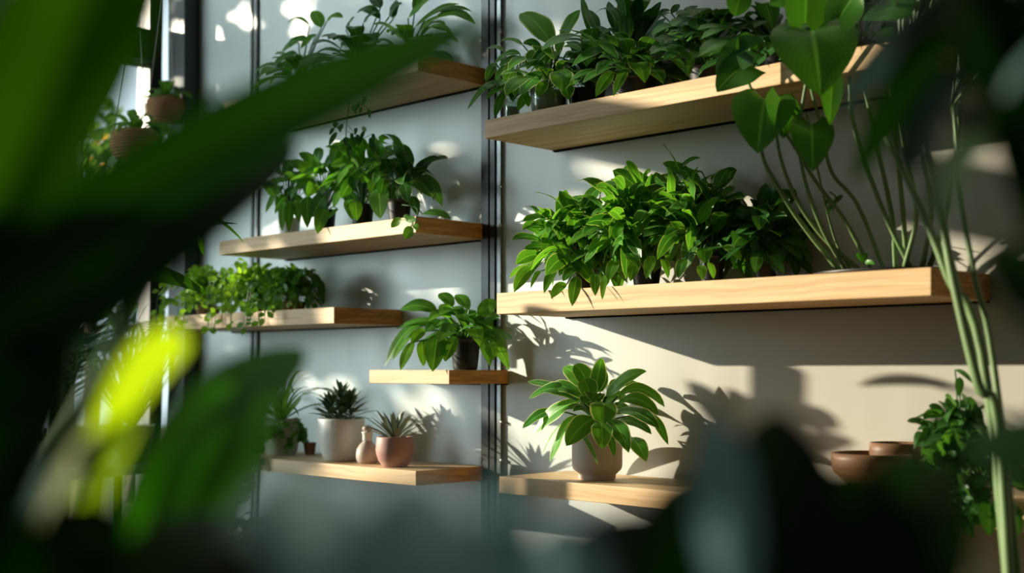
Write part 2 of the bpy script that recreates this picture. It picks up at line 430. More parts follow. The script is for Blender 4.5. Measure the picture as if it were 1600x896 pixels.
# ------------------------------------------------------------------ pots
def pot(root, c, r_top, r_bot, h, mat, lip=.004, prof=None, soil=True, name='pot', wall=.004, belly=None):
    c = V(c)
    if prof is None:
        prof = [(r_bot*.94, 0), (r_bot, .003)]
        for k in range(1, 9):
            t = k/8; r = r_bot+(r_top-r_bot)*t
            if belly: r += belly*math.sin(math.pi*t)
            prof.append((r, .003+(h-.003)*t))
        if lip: prof += [(r_top+lip, h-.012), (r_top+lip, h)] if False else [(r_top+lip*.5, h)]
    rt = prof[-1][0]
    inner = [(rt-wall*.5, h+.001), (rt-wall, h-.002), (rt-wall*1.2, h*.80)]
    o = MB().lathe(c, prof+inner).build(name, mat, root)
    if soil:
        MB().lathe(c+V((0, 0, h*.80)), [(rt-wall*1.3, 0), (rt-wall*1.6, .004), (.001, .007)], 24).build('soil', M['soil'], o)
    return o

sd0 = V((.46, .25, -.125)).normalized(); GOBO = 900
# ------------------------------------------------------------------ foliage generators
def hemi(rng, zmin=-.2, zmax=1.0, cam=.0):
    while True:
        a = rng.random()*6.2832; z = zmin+(zmax-zmin)*rng.random()
        d = V((math.cos(a)*math.sqrt(max(0, 1-z*z)), math.sin(a)*math.sqrt(max(0, 1-z*z)), z))
        if cam and d.dot(TOCAM) < -cam: continue
        return d
def bush(lv, st, rng, crown, center, rad, n, L, W, droop=.5, shape='ovate', wall_y=-.02, pet=True, zmin=-.35, cam=.55, shell=.5, rsize=.3, zfloor=None, fwd=0.0):
    """leaves on stems that fan out from the crown and fill an ellipsoid"""
    center = V(center); crown = V(crown)
    for i in range(n):
        d = hemi(rng, zmin, 1, cam); k = shell+(1-shell)*rng.random()**.6
        p = center+V((d.x*rad[0]*k, d.y*rad[1]*k, d.z*rad[2]*k))
        out = V((d.x*rad[0], d.y*rad[1], d.z*rad[2]*.8)).normalized()
        ld = (out*.8+V((0, 0, -droop*(.2+rng.random())))+V((rng.gauss(0, .5), rng.gauss(0, .4), rng.gauss(.05, .45)))+TOCAM*fwd).normalized()
        l = L*(1-rsize+2*rsize*rng.random()); tip = p+ld*l
        if p.y > wall_y: p.y = wall_y-.005
        if tip.y > wall_y: tip.y = wall_y
        if zfloor is not None:
            if tip.y > -SD-.01: tip.z = max(tip.z, zfloor+.004); p.z = max(p.z, zfloor+.012)
        face = (V((0, 0, 1))*.8+out*.45+TOCAM*.4+V((rng.gauss(0, .25), rng.gauss(0, .25), 0)))
        lv.leaf(p, tip, W*l/L*(.85+.3*rng.random()), arch=.08+.16*rng.random(), face=face, shape=shape, fold=.2+.5*rng.random(), wave=.08, nl=8, twist=rng.gauss(0, .5))
        if pet and st is not None:
            m = (crown*.45+p*.55)+V((0, 0, .012+.02*rng.random()))
            st.tube(spline([crown, m, p], 3), [.0017]*7, 4, False)
def stemmy(lv, st, rng, crown, center, rad, ns, nl, L, W, droop=.25, wall_y=-.02, zmin=-.55, cam=.7, zfloor=None, shape='ovate', t0=.35, rs=.0016, fold=(.15, .5)):
    """leafy shoots: each stem leaves the crown, arches outward and carries leaves along its outer part"""
    center = V(center); crown = V(crown)
    for i in range(ns):
        d = hemi(rng, zmin, 1, cam); k = .55+.5*rng.random()
        e = center+V((d.x*rad[0]*k, d.y*rad[1]*k, d.z*rad[2]*k)); e.y = min(e.y, wall_y-.01)
        if zfloor is not None and e.y > -SD-.01: e.z = max(e.z, zfloor+.02)
        m = crown*.5+e*.5+V((rng.gauss(0, .012), rng.gauss(0, .012), .02+.05*rng.random()))
        c0 = crown+V((rng.gauss(0, .012), rng.gauss(0, .012), 0))
        pl = spline([c0, m, e], 7); n = len(pl)
        st.tube(pl, [rs*(1.3-.6*j/(n-1)) for j in range(n)], 4, False)
        for j in range(nl):
            t = t0+(1-t0)*(j+.3*rng.random())/max(1, nl-1); t = min(t, 1.0)
            x = t*(n-1); a = min(int(x), n-2); p = pl[a].lerp(pl[a+1], x-a); T = (pl[a+1]-pl[a]).normalized()
            q = rng.random()*6.28 if nl < 3 else j*2.4+i
            S = T.cross(V((0, 0, 1)));  S = S.normalized() if S.length > .05 else V((1, 0, 0)); B = S.cross(T)
            o = S*math.cos(q)+B*math.sin(q)
            ld = (T*(.55 if t < .97 else 1.6)+o*.8+V((0, 0, -droop))+V((rng.gauss(0, .2), rng.gauss(0, .2), rng.gauss(0, .2)))).normalized()
            l = L*(.65+.6*rng.random()); tip = p+ld*l; tip.y = min(tip.y, wall_y)
            if zfloor is not None and tip.y > -SD-.01: tip.z = max(tip.z, zfloor+.004)
            face = V((0, 0, 1))*.7+o*.3+TOCAM*.35+V((rng.gauss(0, .35), rng.gauss(0, .35), 0))
            lv.leaf(p, tip, W*l/L*(.8+.4*rng.random()), arch=.05+.16*rng.random(), face=face, shape=shape, fold=rng.uniform(*fold), wave=.08, nl=8, twist=rng.gauss(0, .4))
def rosette(lv, rng, c, n, L, W, e0=.2, e1=1.35, droop=.35, shape='lance', pet=.25, wall_y=-.015, a0=0, a1=6.2832, rsize=.25, zfloor=None, fold=.2, camface=.45, nl=10):
    c = V(c)
    for i in range(n):
        a = a0+(a1-a0)*((i+rng.random()*.8)/n); e = e0+(e1-e0)*rng.random(); l = L*(1-rsize+2*rsize*rng.random())
        o = V((math.cos(a), math.sin(a), 0))
        d = o*math.cos(e)+V((0, 0, math.sin(e)))
        pm = c+d*l*.52; tip = c+o*l*(math.cos(e)*.75+.18)+V((0, 0, l*(math.sin(e)*.8-droop*(.6+.8*rng.random()))))
        if pm.y > wall_y: pm.y = wall_y-.004
        if tip.y > wall_y: tip.y = wall_y
        if zfloor is not None and tip.y > -SD-.01: tip.z = max(tip.z, zfloor+.004)
        lv.leaf(c+o*.004, tip, W*l/L, pm=pm, face=V((0, 0, 1))-o*.2+TOCAM*camface, shape=shape, fold=fold, pet=pet, nl=nl, wave=.05)
def pxleaf(lv, a, b, Ya, Yb, wpx, arch=.12, shape='ovate', face=None, **kw):
    p = PY(a[0], a[1], Ya); q = PY(b[0], b[1], Yb)
    lv.leaf(p, q, wpx*mpp((p+q)/2), arch=arch, shape=shape, face=face, **kw); return p, q
def finish(root, lv, st=None, leafm='glossy', stemm='stem', lname='foliage', sname='stems'):
    if lv and lv.v: lv.build(lname, M[leafm], root)
    if st and st.v: st.build(sname, M[stemm], root)

def z2(x0, y0, s):
    return lambda x, y: (x0+x/s, y0+y/s)
def at_shelf_pot(key, px, Y): return on(key, px, Y)
GS = 'potted plants on the floating shelves'
BP = 'black plastic nursery pots'
# ---- R3: variegated plant in a blush pot -------------------------------------------------
c = on('R3', 933, -.145); s = mpp(c); r = 39.5*s
t = thing('variegated_plant', 'white-edged green plant in a blush cylinder pot on the lower right shelf', 'potted plant', c)
h = 80*s
pot(t, c, r, r, h, M['blushpot'], prof=[(r*.70, 0), (r*.73, .003), (r*.745, .012), (r*.80, .0155), (r*.95, .0235), (r*.99, .030), (r, .038), (r, h*.6), (r*.995, h*.97), (r*.985, h)])
lv = MB(); st = MB(); Z = z2(750, 530, 2.986)
cr = c+V((0, 0, h+.01))
def hl(a, b, ya, yb, wz, arch=.1, **kw):
    kw.setdefault('shape', 'ovate'); kw.setdefault('fold', .22)
    p, q = pxleaf(lv, Z(*a), Z(*b), ya, yb, wz/2.986, arch, wave=.10, nl=12, nw=6, **kw)
    m = (cr+p)/2+V((0, 0, .004)); st.tube(spline([cr, m, p], 3), .0022, 5, False)
Y0 = -.145
up = V((0, 0, 1))
hl((535, 260), (568, 88), Y0, -.13, 78, .02, face=TOCAM*.9+V((.45, 0, .1)))
hl((500, 250), (388, 132), Y0+.01, -.11, 84, .10, face=TOCAM*.9+up*.3)
hl((520, 245), (440, 120), Y0, -.14, 92, .12, face=TOCAM*.9+up*.5)
hl((560, 250), (580, 140), Y0+.01, -.10, 60, .05, face=TOCAM+V((.2, 0, 0)))
hl((400, 260), (222, 200), Y0+.01, -.12, 62, .06)
hl((470, 300), (228, 280), Y0, -.19, 105, .22, face=up*.8+TOCAM*.5)
hl((480, 280), (300, 235), Y0, -.16, 88, .16, face=up*.7+TOCAM*.6)
hl((345, 330), (197, 418), Y0, -.20, 62, .10)
hl((475, 290), (246, 450), Y0-.01, -.17, 104, .10, face=up*.7+TOCAM*.7)
hl((440, 360), (326, 575), Y0-.01, -.14, 74, .10, face=up*.4+TOCAM*.8+V((-.5, 0, 0)))
hl((430, 380), (292, 535), Y0, -.10, 60, .12)
hl((535, 375), (402, 500), Y0-.03, -.25, 112, .12, face=TOCAM*.9+up*.45)
hl((565, 390), (572, 515), Y0-.06, -.27, 104, .10, face=TOCAM*1.0+up*.4, tint=.75)
hl((600, 385), (694, 532), Y0-.03, -.24, 92, .12, face=TOCAM*.9+up*.4)
hl((580, 310), (575, 398), Y0-.05, -.27, 132, .20, face=TOCAM*.8+up*.7, shape='paddle', tint=.7)
hl((585, 270), (778, 152), Y0, -.13, 78, .10, face=up*.6+TOCAM*.75, tint=.8)
hl((640, 270), (862, 318), Y0, -.09, 92, .26, face=up*.8+TOCAM*.5)
hl((640, 300), (832, 356), Y0-.02, -.15, 92, .20, face=up*.7+TOCAM*.6)
hl((620, 350), (836, 420), Y0-.02, -.20, 96, .12, face=up*.7+TOCAM*.6)
hl((640, 380), (800, 445), Y0, -.16, 66, .10)
hl((790, 350), (878, 495), Y0+.02, -.10, 46, .12, face=TOCAM+up*.3)
hl((706, 460), (775, 574), Y0-.01, -.20, 80, .08, face=TOCAM*.9+up*.4)
hl((520, 300), (476, 196), Y0-.03, -.17, 100, .28, face=TOCAM*.6+up*.8, tint=1.0)
hl((600, 250), (700, 215), Y0+.02, -.06, 70, .2)
hl((610, 230), (760, 225), Y0+.03, -.05, 50, .15)
hl((470, 440), (550, 585), Y0-.05, -.26, 22, .06, face=TOCAM)
hl((600, 440), (628, 550), Y0-.02, -.22, 40, .06, face=TOCAM)
rosette(lv, R, cr, 14, .12, .042, .7, 1.3, .3, 'ovate', .25)
rosette(st, R, cr, 6, .05, .004, .8, 1.4, .1, 'strap', 0)
finish(t, lv, st, 'hosta')

# ---- R2: the bushy row -------------------------------------------------------------------
def nursery(key, px, Y, rpx, hpx, name, label, cat='potted plant', mat='blackpot', group=None, taper=.8):
    c = on(key, px, Y); s = mpp(c)
    t = thing(name, label, cat, c, group)
    pot(t, c, rpx*s, rpx*s*taper, hpx*s, M[mat], lip=.003)
    return t, c, c+V((0, 0, hpx*s*.85)), s
def bushplant(t, cr, Y, cpx, rx, rz, ry, n, L, W, mat, extra=(), seed=1, ex_w=1.0, zf=None, **kw):
    rng = random.Random(seed); lv = MB(); st = MB()
    cen = PY(cpx[0], cpx[1], Y); s = mpp(cen)
    stemmy(lv, st, rng, cr, cen, (rx*s*1.12, ry*1.1, rz*s*1.12), n//6, 7, L, W, zfloor=zf, **kw)
    for (a, b, ya, yb, w) in extra:
        p, q = pxleaf(lv, a, b, ya, yb, w*ex_w, .10+.06*rng.random(), face=TOCAM*.8+V((rng.gauss(0, .2), 0, .6)), fold=.25, wave=.08)
        st.tube(spline([cr, cr*.35+p*.65+V((0, 0, .015)), p], 4), .0018, 5, False)
    finish(t, lv, st, mat)
zf = SH['R2'][3]
t, c, cr, s = nursery('R2', 915, -.13, 22, 34, 'bushy_plant', 'sunlit bushy plant at the left end of the long right shelf')
bushplant(t, cr, -.15, (912, 392), 70, 62, .11, 250, .074, .030, 'hoya', [
    ((917, 329), (886, 312), -.13, -.12, 17), ((938, 305), (923, 284), -.12, -.11, 14), ((960, 302), (991, 254), -.13, -.12, 15), ((950, 330), (960, 296), -.13, -.13, 14),
    ((902, 432), (894, 479), -.24, -.275, 21), ((886, 444), (861, 467), -.24, -.28, 18), ((858, 380), (830, 430), -.20, -.25, 18), ((871, 415), (850, 459), -.22, -.275, 17),
    ((930, 428), (930, 463), -.24, -.275, 17), ((945, 430), (941, 469), -.24, -.275, 11), ((880, 350), (862, 372), -.17, -.2, 20), ((862, 395), (843, 404), -.2, -.24, 18), ((905, 420), (880, 440), -.2, -.27, 22),
    ((890, 370), (860, 362), -.16, -.17, 20), ((866, 372), (838, 402), -.18, -.22, 19), ((846, 424), (829, 451), -.2, -.26, 8)], 11, zf=zf, droop=.3)
t, c, cr, s = nursery('R2', 1010, -.12, 24, 38, 'bushy_plant', 'bushy plant second from the left on the long right shelf')
bushplant(t, cr, -.13, (1000, 362), 64, 70, .10, 250, .070, .028, 'hoya', [
    ((990, 335), (1002, 290), -.14, -.13, 13), ((1010, 320), (1000, 282), -.1, -.1, 10), ((1000, 315), (975, 305), -.14, -.15, 15), ((1020, 330), (985, 300), -.15, -.16, 18),
    ((995, 410), (985, 440), -.22, -.26, 20), ((965, 405), (950, 440), -.2, -.26, 20), ((1020, 400), (1010, 436), -.21, -.25, 18), ((976, 395), (998, 420), -.22, -.26, 20), ((1035, 405), (1044, 436), -.2, -.24, 14)], 12, zf=zf, droop=.25)
t, c, cr, s = nursery('R2', 1112, -.17, 20, 42, 'bushy_plant', 'tall bushy plant in a visible black pot on the long right shelf')
bushplant(t, cr, -.12, (1078, 352), 62, 74, .09, 240, .070, .029, 'hoya', [
    ((1056, 277), (1041, 256), -.12, -.12, 13), ((1058, 268), (1095, 247), -.12, -.11, 10), ((1057, 279), (1096, 270), -.12, -.1, 9), ((1065, 301), (1086, 279), -.13, -.12, 12),
    ((1060, 296), (1090, 275), -.13, -.12, 10), ((1110, 320), (1080, 293), -.15, -.14, 25), ((1117, 320), (1116, 295), -.14, -.13, 14), ((1126, 308), (1149, 294), -.14, -.12, 14), ((1052, 290), (1020, 280), -.13, -.14, 10),
    ((1130, 330), (1122, 306), -.15, -.14, 16), ((1115, 365), (1142, 335), -.17, -.17, 22), ((1060, 380), (1040, 365), -.2, -.22, 26), ((1100, 388), (1101, 412), -.22, -.25, 25), ((1128, 385), (1158, 408), -.2, -.22, 18),
    ((1070, 405), (1060, 436), -.22, -.25, 19), ((1095, 415), (1098, 438), -.22, -.24, 16), ((1108, 410), (1115, 436), -.22, -.24, 13), ((1060, 300), (1052, 268), -.12, -.12, 6)], 13, zf=zf, droop=.3)
t, c, cr, s = nursery('R2', 1195, -.12, 20, 34, 'bushy_plant', 'shaded bushy plant at the right end of the leafy row, long sprigs reaching right')
bushplant(t, cr, -.10, (1180, 388), 58, 52, .08, 150, .070, .029, 'deepplain', [
    ((1201, 344), (1238, 348), -.1, -.1, 15), ((1181, 349), (1180, 323), -.1, -.1, 15), ((1201, 337), (1191, 309), -.1, -.1, 12), ((1217, 354), (1252, 378), -.1, -.1, 18),
    ((1238, 381), (1269, 410), -.1, -.1, 15), ((1223, 387), (1223, 410), -.12, -.13, 12), ((1195, 338), (1180, 318), -.1, -.09, 12), ((1150, 345), (1175, 325), -.12, -.12, 14),
    ((1150, 395), (1152, 425), -.18, -.2, 20), ((1185, 395), (1180, 428), -.18, -.2, 20), ((1200, 400), (1225, 430), -.16, -.18, 14)], 14, zf=zf, droop=.25)

# ---- R1: top right shelf -----------------------------------------------------------------
zf = SH['R1'][3]; Z = z2(760, 0, 4.717)
c = on('R1', 858, -.175); s = mpp(c)
t = thing('variegated_plant', 'broad-leaved white-edged plant in a clear glass jar, left on the top right shelf', 'potted plant', c)
jr = 31*s; jh = 50*s
MB().lathe(c, [(jr*.8, 0), (jr*.84, .004), (jr*.95, jh*.5), (jr, jh), (jr-.003, jh), (jr*.91, jh*.5), (jr*.80, .008)]).build('glass_jar', M['glass'], t)
MB().lathe(c+V((0, 0, .009)), [(jr*.76, 0), (jr*.88, jh*.62), (jr*.5, jh*.66)], 28).build('water_and_roots', M['greypot'], t)
cr = c+V((0, 0, jh*.8)); lv = MB(); st = MB()
def rl(a, b, ya, yb, wz, arch=.1, **kw):
    kw.setdefault('face', TOCAM*.8+V((R.gauss(0, .2), 0, .6)))
    p, q = pxleaf(lv, Z(*a), Z(*b), ya, yb, wz/4.717, arch, wave=.08, nl=11, nw=6, **kw)
    st.tube(spline([cr, cr*.4+p*.6+V((0, 0, .01)), p], 4), .002, 5, False)
for q in [((490, 340), (248, 100), -.17, -.16, 205, .10), ((545, 300), (692, 72), -.15, -.12, 110, .08), ((270, 335), (75, 325), -.15, -.13, 62, .12),
          ((400, 350), (270, 320), -.17, -.19, 85, .15), ((385, 370), (298, 512), -.2, -.24, 110, .12), ((495, 360), (325, 490), -.2, -.24, 85, .18), ((560, 300), (520, 385), -.2, -.22, 75, .15),
          ((545, 515), (560, 672), -.22, -.26, 180, .10), ((430, 540), (250, 700), -.21, -.25, 180, .14), ((225, 520), (212, 712), -.2, -.24, 115, .10), ((440, 600), (380, 715), -.22, -.25, 90, .1),
          ((590, 620), (600, 735), -.22, -.25, 110, .1), ((590, 500), (625, 640), -.19, -.22, 80, .1), ((380, 470), (450, 560), -.2, -.24, 50, .1), ((560, 350), (700, 380), -.17, -.18, 60, .12)]:
    rl(*q)
rosette(lv, R, cr, 30, .14, .042, .2, 1.3, .3, 'ovate', .3, wall_y=-.02)
finish(t, lv, st, 'hosta')
c = on('R1', 800, -.19); s = mpp(c); jr = 14*s; jh = 34*s
t = thing('trailing_plant', 'bright green plant in a narrow glass vase, left tip of the top right shelf', 'potted plant', c)
MB().lathe(c, [(jr*.8, 0), (jr*.9, .004), (jr*.85, jh*.6), (jr, jh), (jr-.002, jh), (jr*.8, jh*.6), (jr*.8, .006)]).build('glass_vase', M['glass'], t)
MB().lathe(c+V((0, 0, .008)), [(jr*.72, 0), (jr*.72, jh*.5), (jr*.3, jh*.52)], 20).build('water_and_roots', M['greypot'], t)
cr = c+V((0, 0, jh)); lv = MB(); st = MB()
for q in [((135, 385), (-10, 375), -.19, -.18, 46, .15), ((250, 400), (60, 470), -.2, -.22, 80, .18), ((265, 430), (90, 490), -.22, -.25, 60, .14), ((70, 470), (-5, 612), -.2, -.24, 70, .14),
          ((120, 600), (-142, 812), -.22, -.27, 66, .18), ((120, 640), (0, 738), -.22, -.26, 55, .14), ((135, 680), (62, 866), -.22, -.26, 72, .10), ((310, 690), (232, 815), -.22, -.25, 74, .10), ((290, 700), (310, 790), -.22, -.24, 60, .1),
          ((150, 480), (70, 600), -.19, -.22, 80, .12), ((200, 460), (130, 600), -.21, -.24, 70, .12), ((200, 650), (120, 690), -.22, -.24, 50, .1)]:
    rl(*q)
rosette(lv, R, cr, 10, .09, .03, .2, 1.2, .35, 'ovate', .3)
finish(t, lv, st, 'hoya')
t, c, cr, s = nursery('R1', 990, -.135, 36, 38, 'peace_lily', 'largest upright plant in the middle of the top right shelf, long pointed leaves')
lv = MB(); st = MB()
for q in [((905, 370), (628, 492), -.2, -.25, 95, .14), ((820, 270), (905, 255), -.17, -.17, 40, .15), ((830, 270), (610, 290), -.15, -.14, 60, .15), ((1045, 500), (936, 712), -.21, -.255, 75, .1), ((940, 530), (805, 716), -.21, -.25, 95, .1),
          ((1090, 470), (1170, 612), -.21, -.255, 165, .16), ((1020, 340), (1012, 92), -.2, -.19, 72, .03), ((1040, 300), (1060, 120), -.19, -.18, 70, .03), ((960, 250), (900, 10), -.15, -.12, 100, .04), ((830, 250), (740, 70), -.15, -.12, 90, .06),
          ((1100, 250), (1130, -60), -.15, -.13, 100, .03), ((1000, 240), (1010, -80), -.13, -.1, 90, .03), ((1150, 330), (1330, 130), -.17, -.15, 70, .08), ((1150, 250), (1290, 10), -.14, -.11, 90, .06), ((1170, 350), (1330, 340), -.19, -.2, 56, .12),
          ((1280, 300), (1420, 240), -.17, -.17, 55, .1), ((1200, 380), (1440, 420), -.18, -.2, 120, .14), ((970, 350), (830, 280), -.19, -.21, 90, .15), ((930, 330), (800, 190), -.16, -.14, 80, .08), ((760, 260), (700, -30), -.14, -.1, 60, .05),
          ((980, 440), (820, 430), -.2, -.23, 70, .15), ((1090, 420), (1240, 500), -.19, -.22, 90, .16), ((1010, 250), (950, 60), -.16, -.14, 90, .05), ((1110, 300), (1210, 60), -.15, -.12, 90, .05)]:
    rl(*q, shape='lance')
rosette(lv, R, cr, 46, .25, .044, .45, 1.45, .2, 'lance', .25, zfloor=zf)
rosette(lv, R, cr, 26, .15, .04, .1, .8, .3, 'lance', .25, zfloor=zf)
finish(t, lv, st, 'deep')
t, c, cr, s = nursery('R1', 918, -.10, 28, 42, 'peace_lily', 'smaller pointed-leaf plant in a black pot behind the glass jar, top right shelf')
lv = MB(); rosette(lv, R, cr, 40, .19, .04, .35, 1.45, .25, 'lance', .25, zfloor=zf); finish(t, lv, None, 'deep')
t, c, cr, s = nursery('R1', 1105, -.13, 30, 36, 'broad_leaf_plant', 'dark broad-leaved plant right of the tall upright one, top right shelf')
lv = MB(); st = MB(); Z = z2(960, 0, 4.717)
for q in [((505, 340), (725, 290), -.18, -.2, 100, .16), ((340, 350), (545, 430), -.2, -.23, 100, .14), ((690, 350), (760, 435), -.2, -.22, 90, .14), ((440, 170), (620, 45), -.13, -.11, 60, .1), ((430, 180), (720, 80), -.14, -.12, 55, .12),
          ((320, 440), (540, 560), -.21, -.25, 75, .16), ((580, 380), (545, 570), -.2, -.24, 70, .12), ((590, 180), (700, 60), -.13, -.1, 70, .1), ((640, 160), (860, 140), -.12, -.1, 75, .16), ((700, 200), (760, 60), -.12, -.1, 60, .06), ((420, 100), (480, 30), -.12, -.1, 60, .06), ((330, 90), (410, 80), -.14, -.13, 40, .1)]:
    rl(*q)
rosette(lv, R, cr, 60, .19, .045, .1, 1.35, .28, 'ovate', .3, zfloor=zf)
finish(t, lv, st, 'deepplain')
t, c, cr, s = nursery('R1', 1215, -.13, 26, 32, 'broad_leaf_plant', 'dark plant on the top right shelf, half hidden behind the heart-shaped leaves')
lv = MB(); st = MB()
for q in [((1000, 200), (1190, 110), -.12, -.1, 70, .14), ((980, 140), (1010, 110), -.13, -.14, 50, .1), ((1050, 190), (920, 130), -.13, -.14, 40, .15), ((1090, 230), (1230, 170), -.13, -.12, 50, .1), ((1140, 100), (1240, 140), -.14, -.16, 70, .1), ((1080, 120), (1140, 30), -.12, -.1, 50, .1)]:
    rl(*q)
rosette(lv, R, cr, 56, .19, .042, .1, 1.35, .28, 'ovate', .35, zfloor=zf)
finish(t, lv, st, 'deepplain')
t, c, cr, s = nursery('R1', 1345, -.12, 26, 32, 'broad_leaf_plant', 'darkest plant at the right end of the top right shelf')
lv = MB(); rosette(lv, R, cr, 34, .19, .05, .1, 1.35, .3, 'ovate', .3, zfloor=zf); finish(t, lv, None, 'deepplain')

# ---- L1 ------------------------------------------------------------------------------------
zf = SH['L1'][3]; Z = z2(380, 0, 2.9875)
def rl3(a, b, ya, yb, wz, arch=.1, **kw):
    kw.setdefault('face', TOCAM*.8+V((R.gauss(0, .2), 0, .6)))
    p, q = pxleaf(lv, Z(*a), Z(*b), ya, yb, wz/2.9875, arch, wave=.08, nl=10, nw=4, **kw)
    st.tube(spline([cr, cr*.4+p*.6+V((0, 0, .01)), p], 4), .002, 5, False)
t, c, cr, s = nursery('L1', 470, -.13, 20, 26, 'round_leaf_plant', 'round-leaved plant at the left of the upper left shelf')
lv = MB(); st = MB()
for q in [((365, 130), (325, 50), -.14, -.13, 66, .06), ((310, 120), (205, 110), -.14, -.15, 24, .2), ((390, 100), (465, 85), -.14, -.13, 44, .2), ((300, 190), (205, 215), -.16, -.18, 55, .16), ((250, 250), (135, 318), -.18, -.22, 62, .14), ((260, 200), (180, 245), -.15, -.17, 40, .14), ((340, 160), (270, 230), -.16, -.2, 50, .12)]:
    rl3(*q)
rosette(lv, R, cr, 56, .15, .044, .1, 1.3, .25, 'ovate', .35, zfloor=zf)
finish(t, lv, st, 'glossy')
t, c, cr, s = nursery('L1', 560, -.13, 22, 26, 'trailing_plant', 'leafy plant in the middle of the upper left shelf with one airy sprig hanging below')
lv = MB(); st = MB()
for q in [((640, 90), (530, 60), -.13, -.14, 60, .2), ((640, 40), (600, -10), -.13, -.12, 60, .1), ((680, 80), (740, 20), -.14, -.14, 60, .16), ((700, 90), (715, 0), -.14, -.13, 60, .08), ((560, 110), (620, 60), -.15, -.15, 50, .1), ((480, 140), (520, 80), -.14, -.14, 40, .1)]:
    rl3(*q)
rosette(lv, R, cr, 60, .16, .044, .1, 1.35, .25, 'ovate', .35, zfloor=zf)
finish(t, lv, st, 'deepplain')
sp = MB(); ls = MB()
pts = [PY(x, y, yy) for x, y, yy in ((566, 100, -.18), (556, 112, -.262), (549, 140, -.268), (544, 170, -.268), (541, 200, -.266), (540, 228, -.264))]
sp.tube(spline(pts, 5), .0014, 5)
for a, b, m in [((541, 205), (566, 213), (553, 210)), ((543, 195), (583, 209), (562, 216)), ((542, 178), (572, 152), (560, 160)), ((540, 190), (522, 200), (530, 198)), ((541, 215), (548, 245), (545, 228)), ((543, 160), (575, 170), (560, 160))]:
    sp.tube(spline([PY(*a, -.266), PY(*m, -.27), PY(*b, -.27)], 4), .0009, 4)
    for k in range(3):
        q = PY(a[0]+(b[0]-a[0])*(k+1)/3, a[1]+(b[1]-a[1])*(k+1)/3, -.27)
        ls.leaf(q, q+V((R.gauss(.005, .015), -.01, -.018-.012*R.random())), .010, .1, shape='ovate', face=TOCAM)
for a, b, w_ in [((527, 207), (514, 228), 8), ((525, 190), (523, 200), 9), ((546, 228), (546, 247), 9), ((578, 215), (584, 241), 9), ((565, 200), (572, 206), 7), ((540, 214), (541, 228), 9), ((552, 214), (556, 224), 8), ((566, 150), (572, 158), 6)]:
    pxleaf(ls, a, b, -.267, -.27, w_, .1, face=TOCAM)
vs = sp.build('hanging_stem', M['stem'], t); ls.build('sprig_leaves', M['deepplain'], vs)
t, c, cr, s = nursery('L1', 640, -.12, 22, 24, 'broad_leaf_plant', 'plant with long arching leaves at the right end of the upper left shelf')
lv = MB(); st = MB()
for q in [((770, 85), (880, -10), -.13, -.12, 52, .06), ((800, 130), (1010, 18), -.13, -.1, 52, .1), ((850, 90), (1070, 55), -.12, -.08, 40, .14), ((890, 90), (1085, 115), -.12, -.09, 62, .18), ((860, 140), (990, 190), -.14, -.14, 36, .2), ((800, 60), (830, -40), -.12, -.1, 50, .05), ((820, 150), (920, 80), -.14, -.13, 60, .1)]:
    rl3(*q, shape='lance')
rosette(lv, R, cr, 34, .15, .045, .1, 1.2, .25, 'ovate', .3, zfloor=zf)
finish(t, lv, st, 'glossy')
# woven basket on the far left of L1 and one hung by the window
def basket(root, c, r, h):
    b = MB(); n = 48
    prof = [(r*.62, 0), (r*.80, h*.12), (r*.96, h*.40), (r, h*.65), (r*.92, h*.92), (r*.90, h)]
    b.lathe(c, prof+[(r*.86, h), (r*.84, h*.7)], n)
    for k in range(9):
        z = h*(.08+.1*k); tt = z/h
        for i in range(len(prof)-1):
            if prof[i][1] <= z <= prof[i+1][1]:
                q = (z-prof[i][1])/(prof[i+1][1]-prof[i][1]); rr = prof[i][0]+(prof[i+1][0]-prof[i][0])*q; break
        ring = [c+V((math.cos(2*math.pi*j/36)*(rr+.0035*(1 if (j+k) % 2 else .2)), math.sin(2*math.pi*j/36)*(rr+.0035*(1 if (j+k) % 2 else .2)), z)) for j in range(37)]
        b.tube(ring, .0055, 5, False)
    o = b.build('basket', M['wicker'], root)
    MB().lathe(c+V((0, 0, h*.86)), [(r*.82, 0), (r*.4, .006), (.002, .008)], 24).build('soil', M['soil'], o)
for (bx, by, bd, br, bh, lab) in ((212, 252, 4.25, .078, .10, 'round woven hanging basket nearer the window glass'), (283, 196, 4.45, .062, .085, 'smaller woven hanging basket in front of the dark pillar')):
    c = PD(bx, by, bd); c.x = max(c.x, XW+.11); c.y = min(c.y, -.10)
    t = thing('hanging_basket', lab, 'hanging basket', c, 'woven baskets hanging by the window')
    basket(t, c, br, bh); lv = MB(); rosette(lv, R, c+V((0, 0, bh*.9)), 22, br*1.7, .030, .2, 1.4, .35, 'lance', .1, wall_y=-.01); finish(t, lv, None, 'ivy')
    cb = MB()
    for a in (0, 2.1, 4.2): cb.tube([c+V((math.cos(a)*br*.9, math.sin(a)*br*.9, bh)), c+V((0, 0, .58))], .0018, 5)
    cb.tube([c+V((0, 0, .58)), V((c.x, c.y, 3.6))], .0022, 5); cb.build('hanging_cord', M['cord'], t)
hb = struct(MB().box((XW, -.62, 3.6), (XW+.35, .0, 3.66)).build('trim_5', M['frame'], None, False))

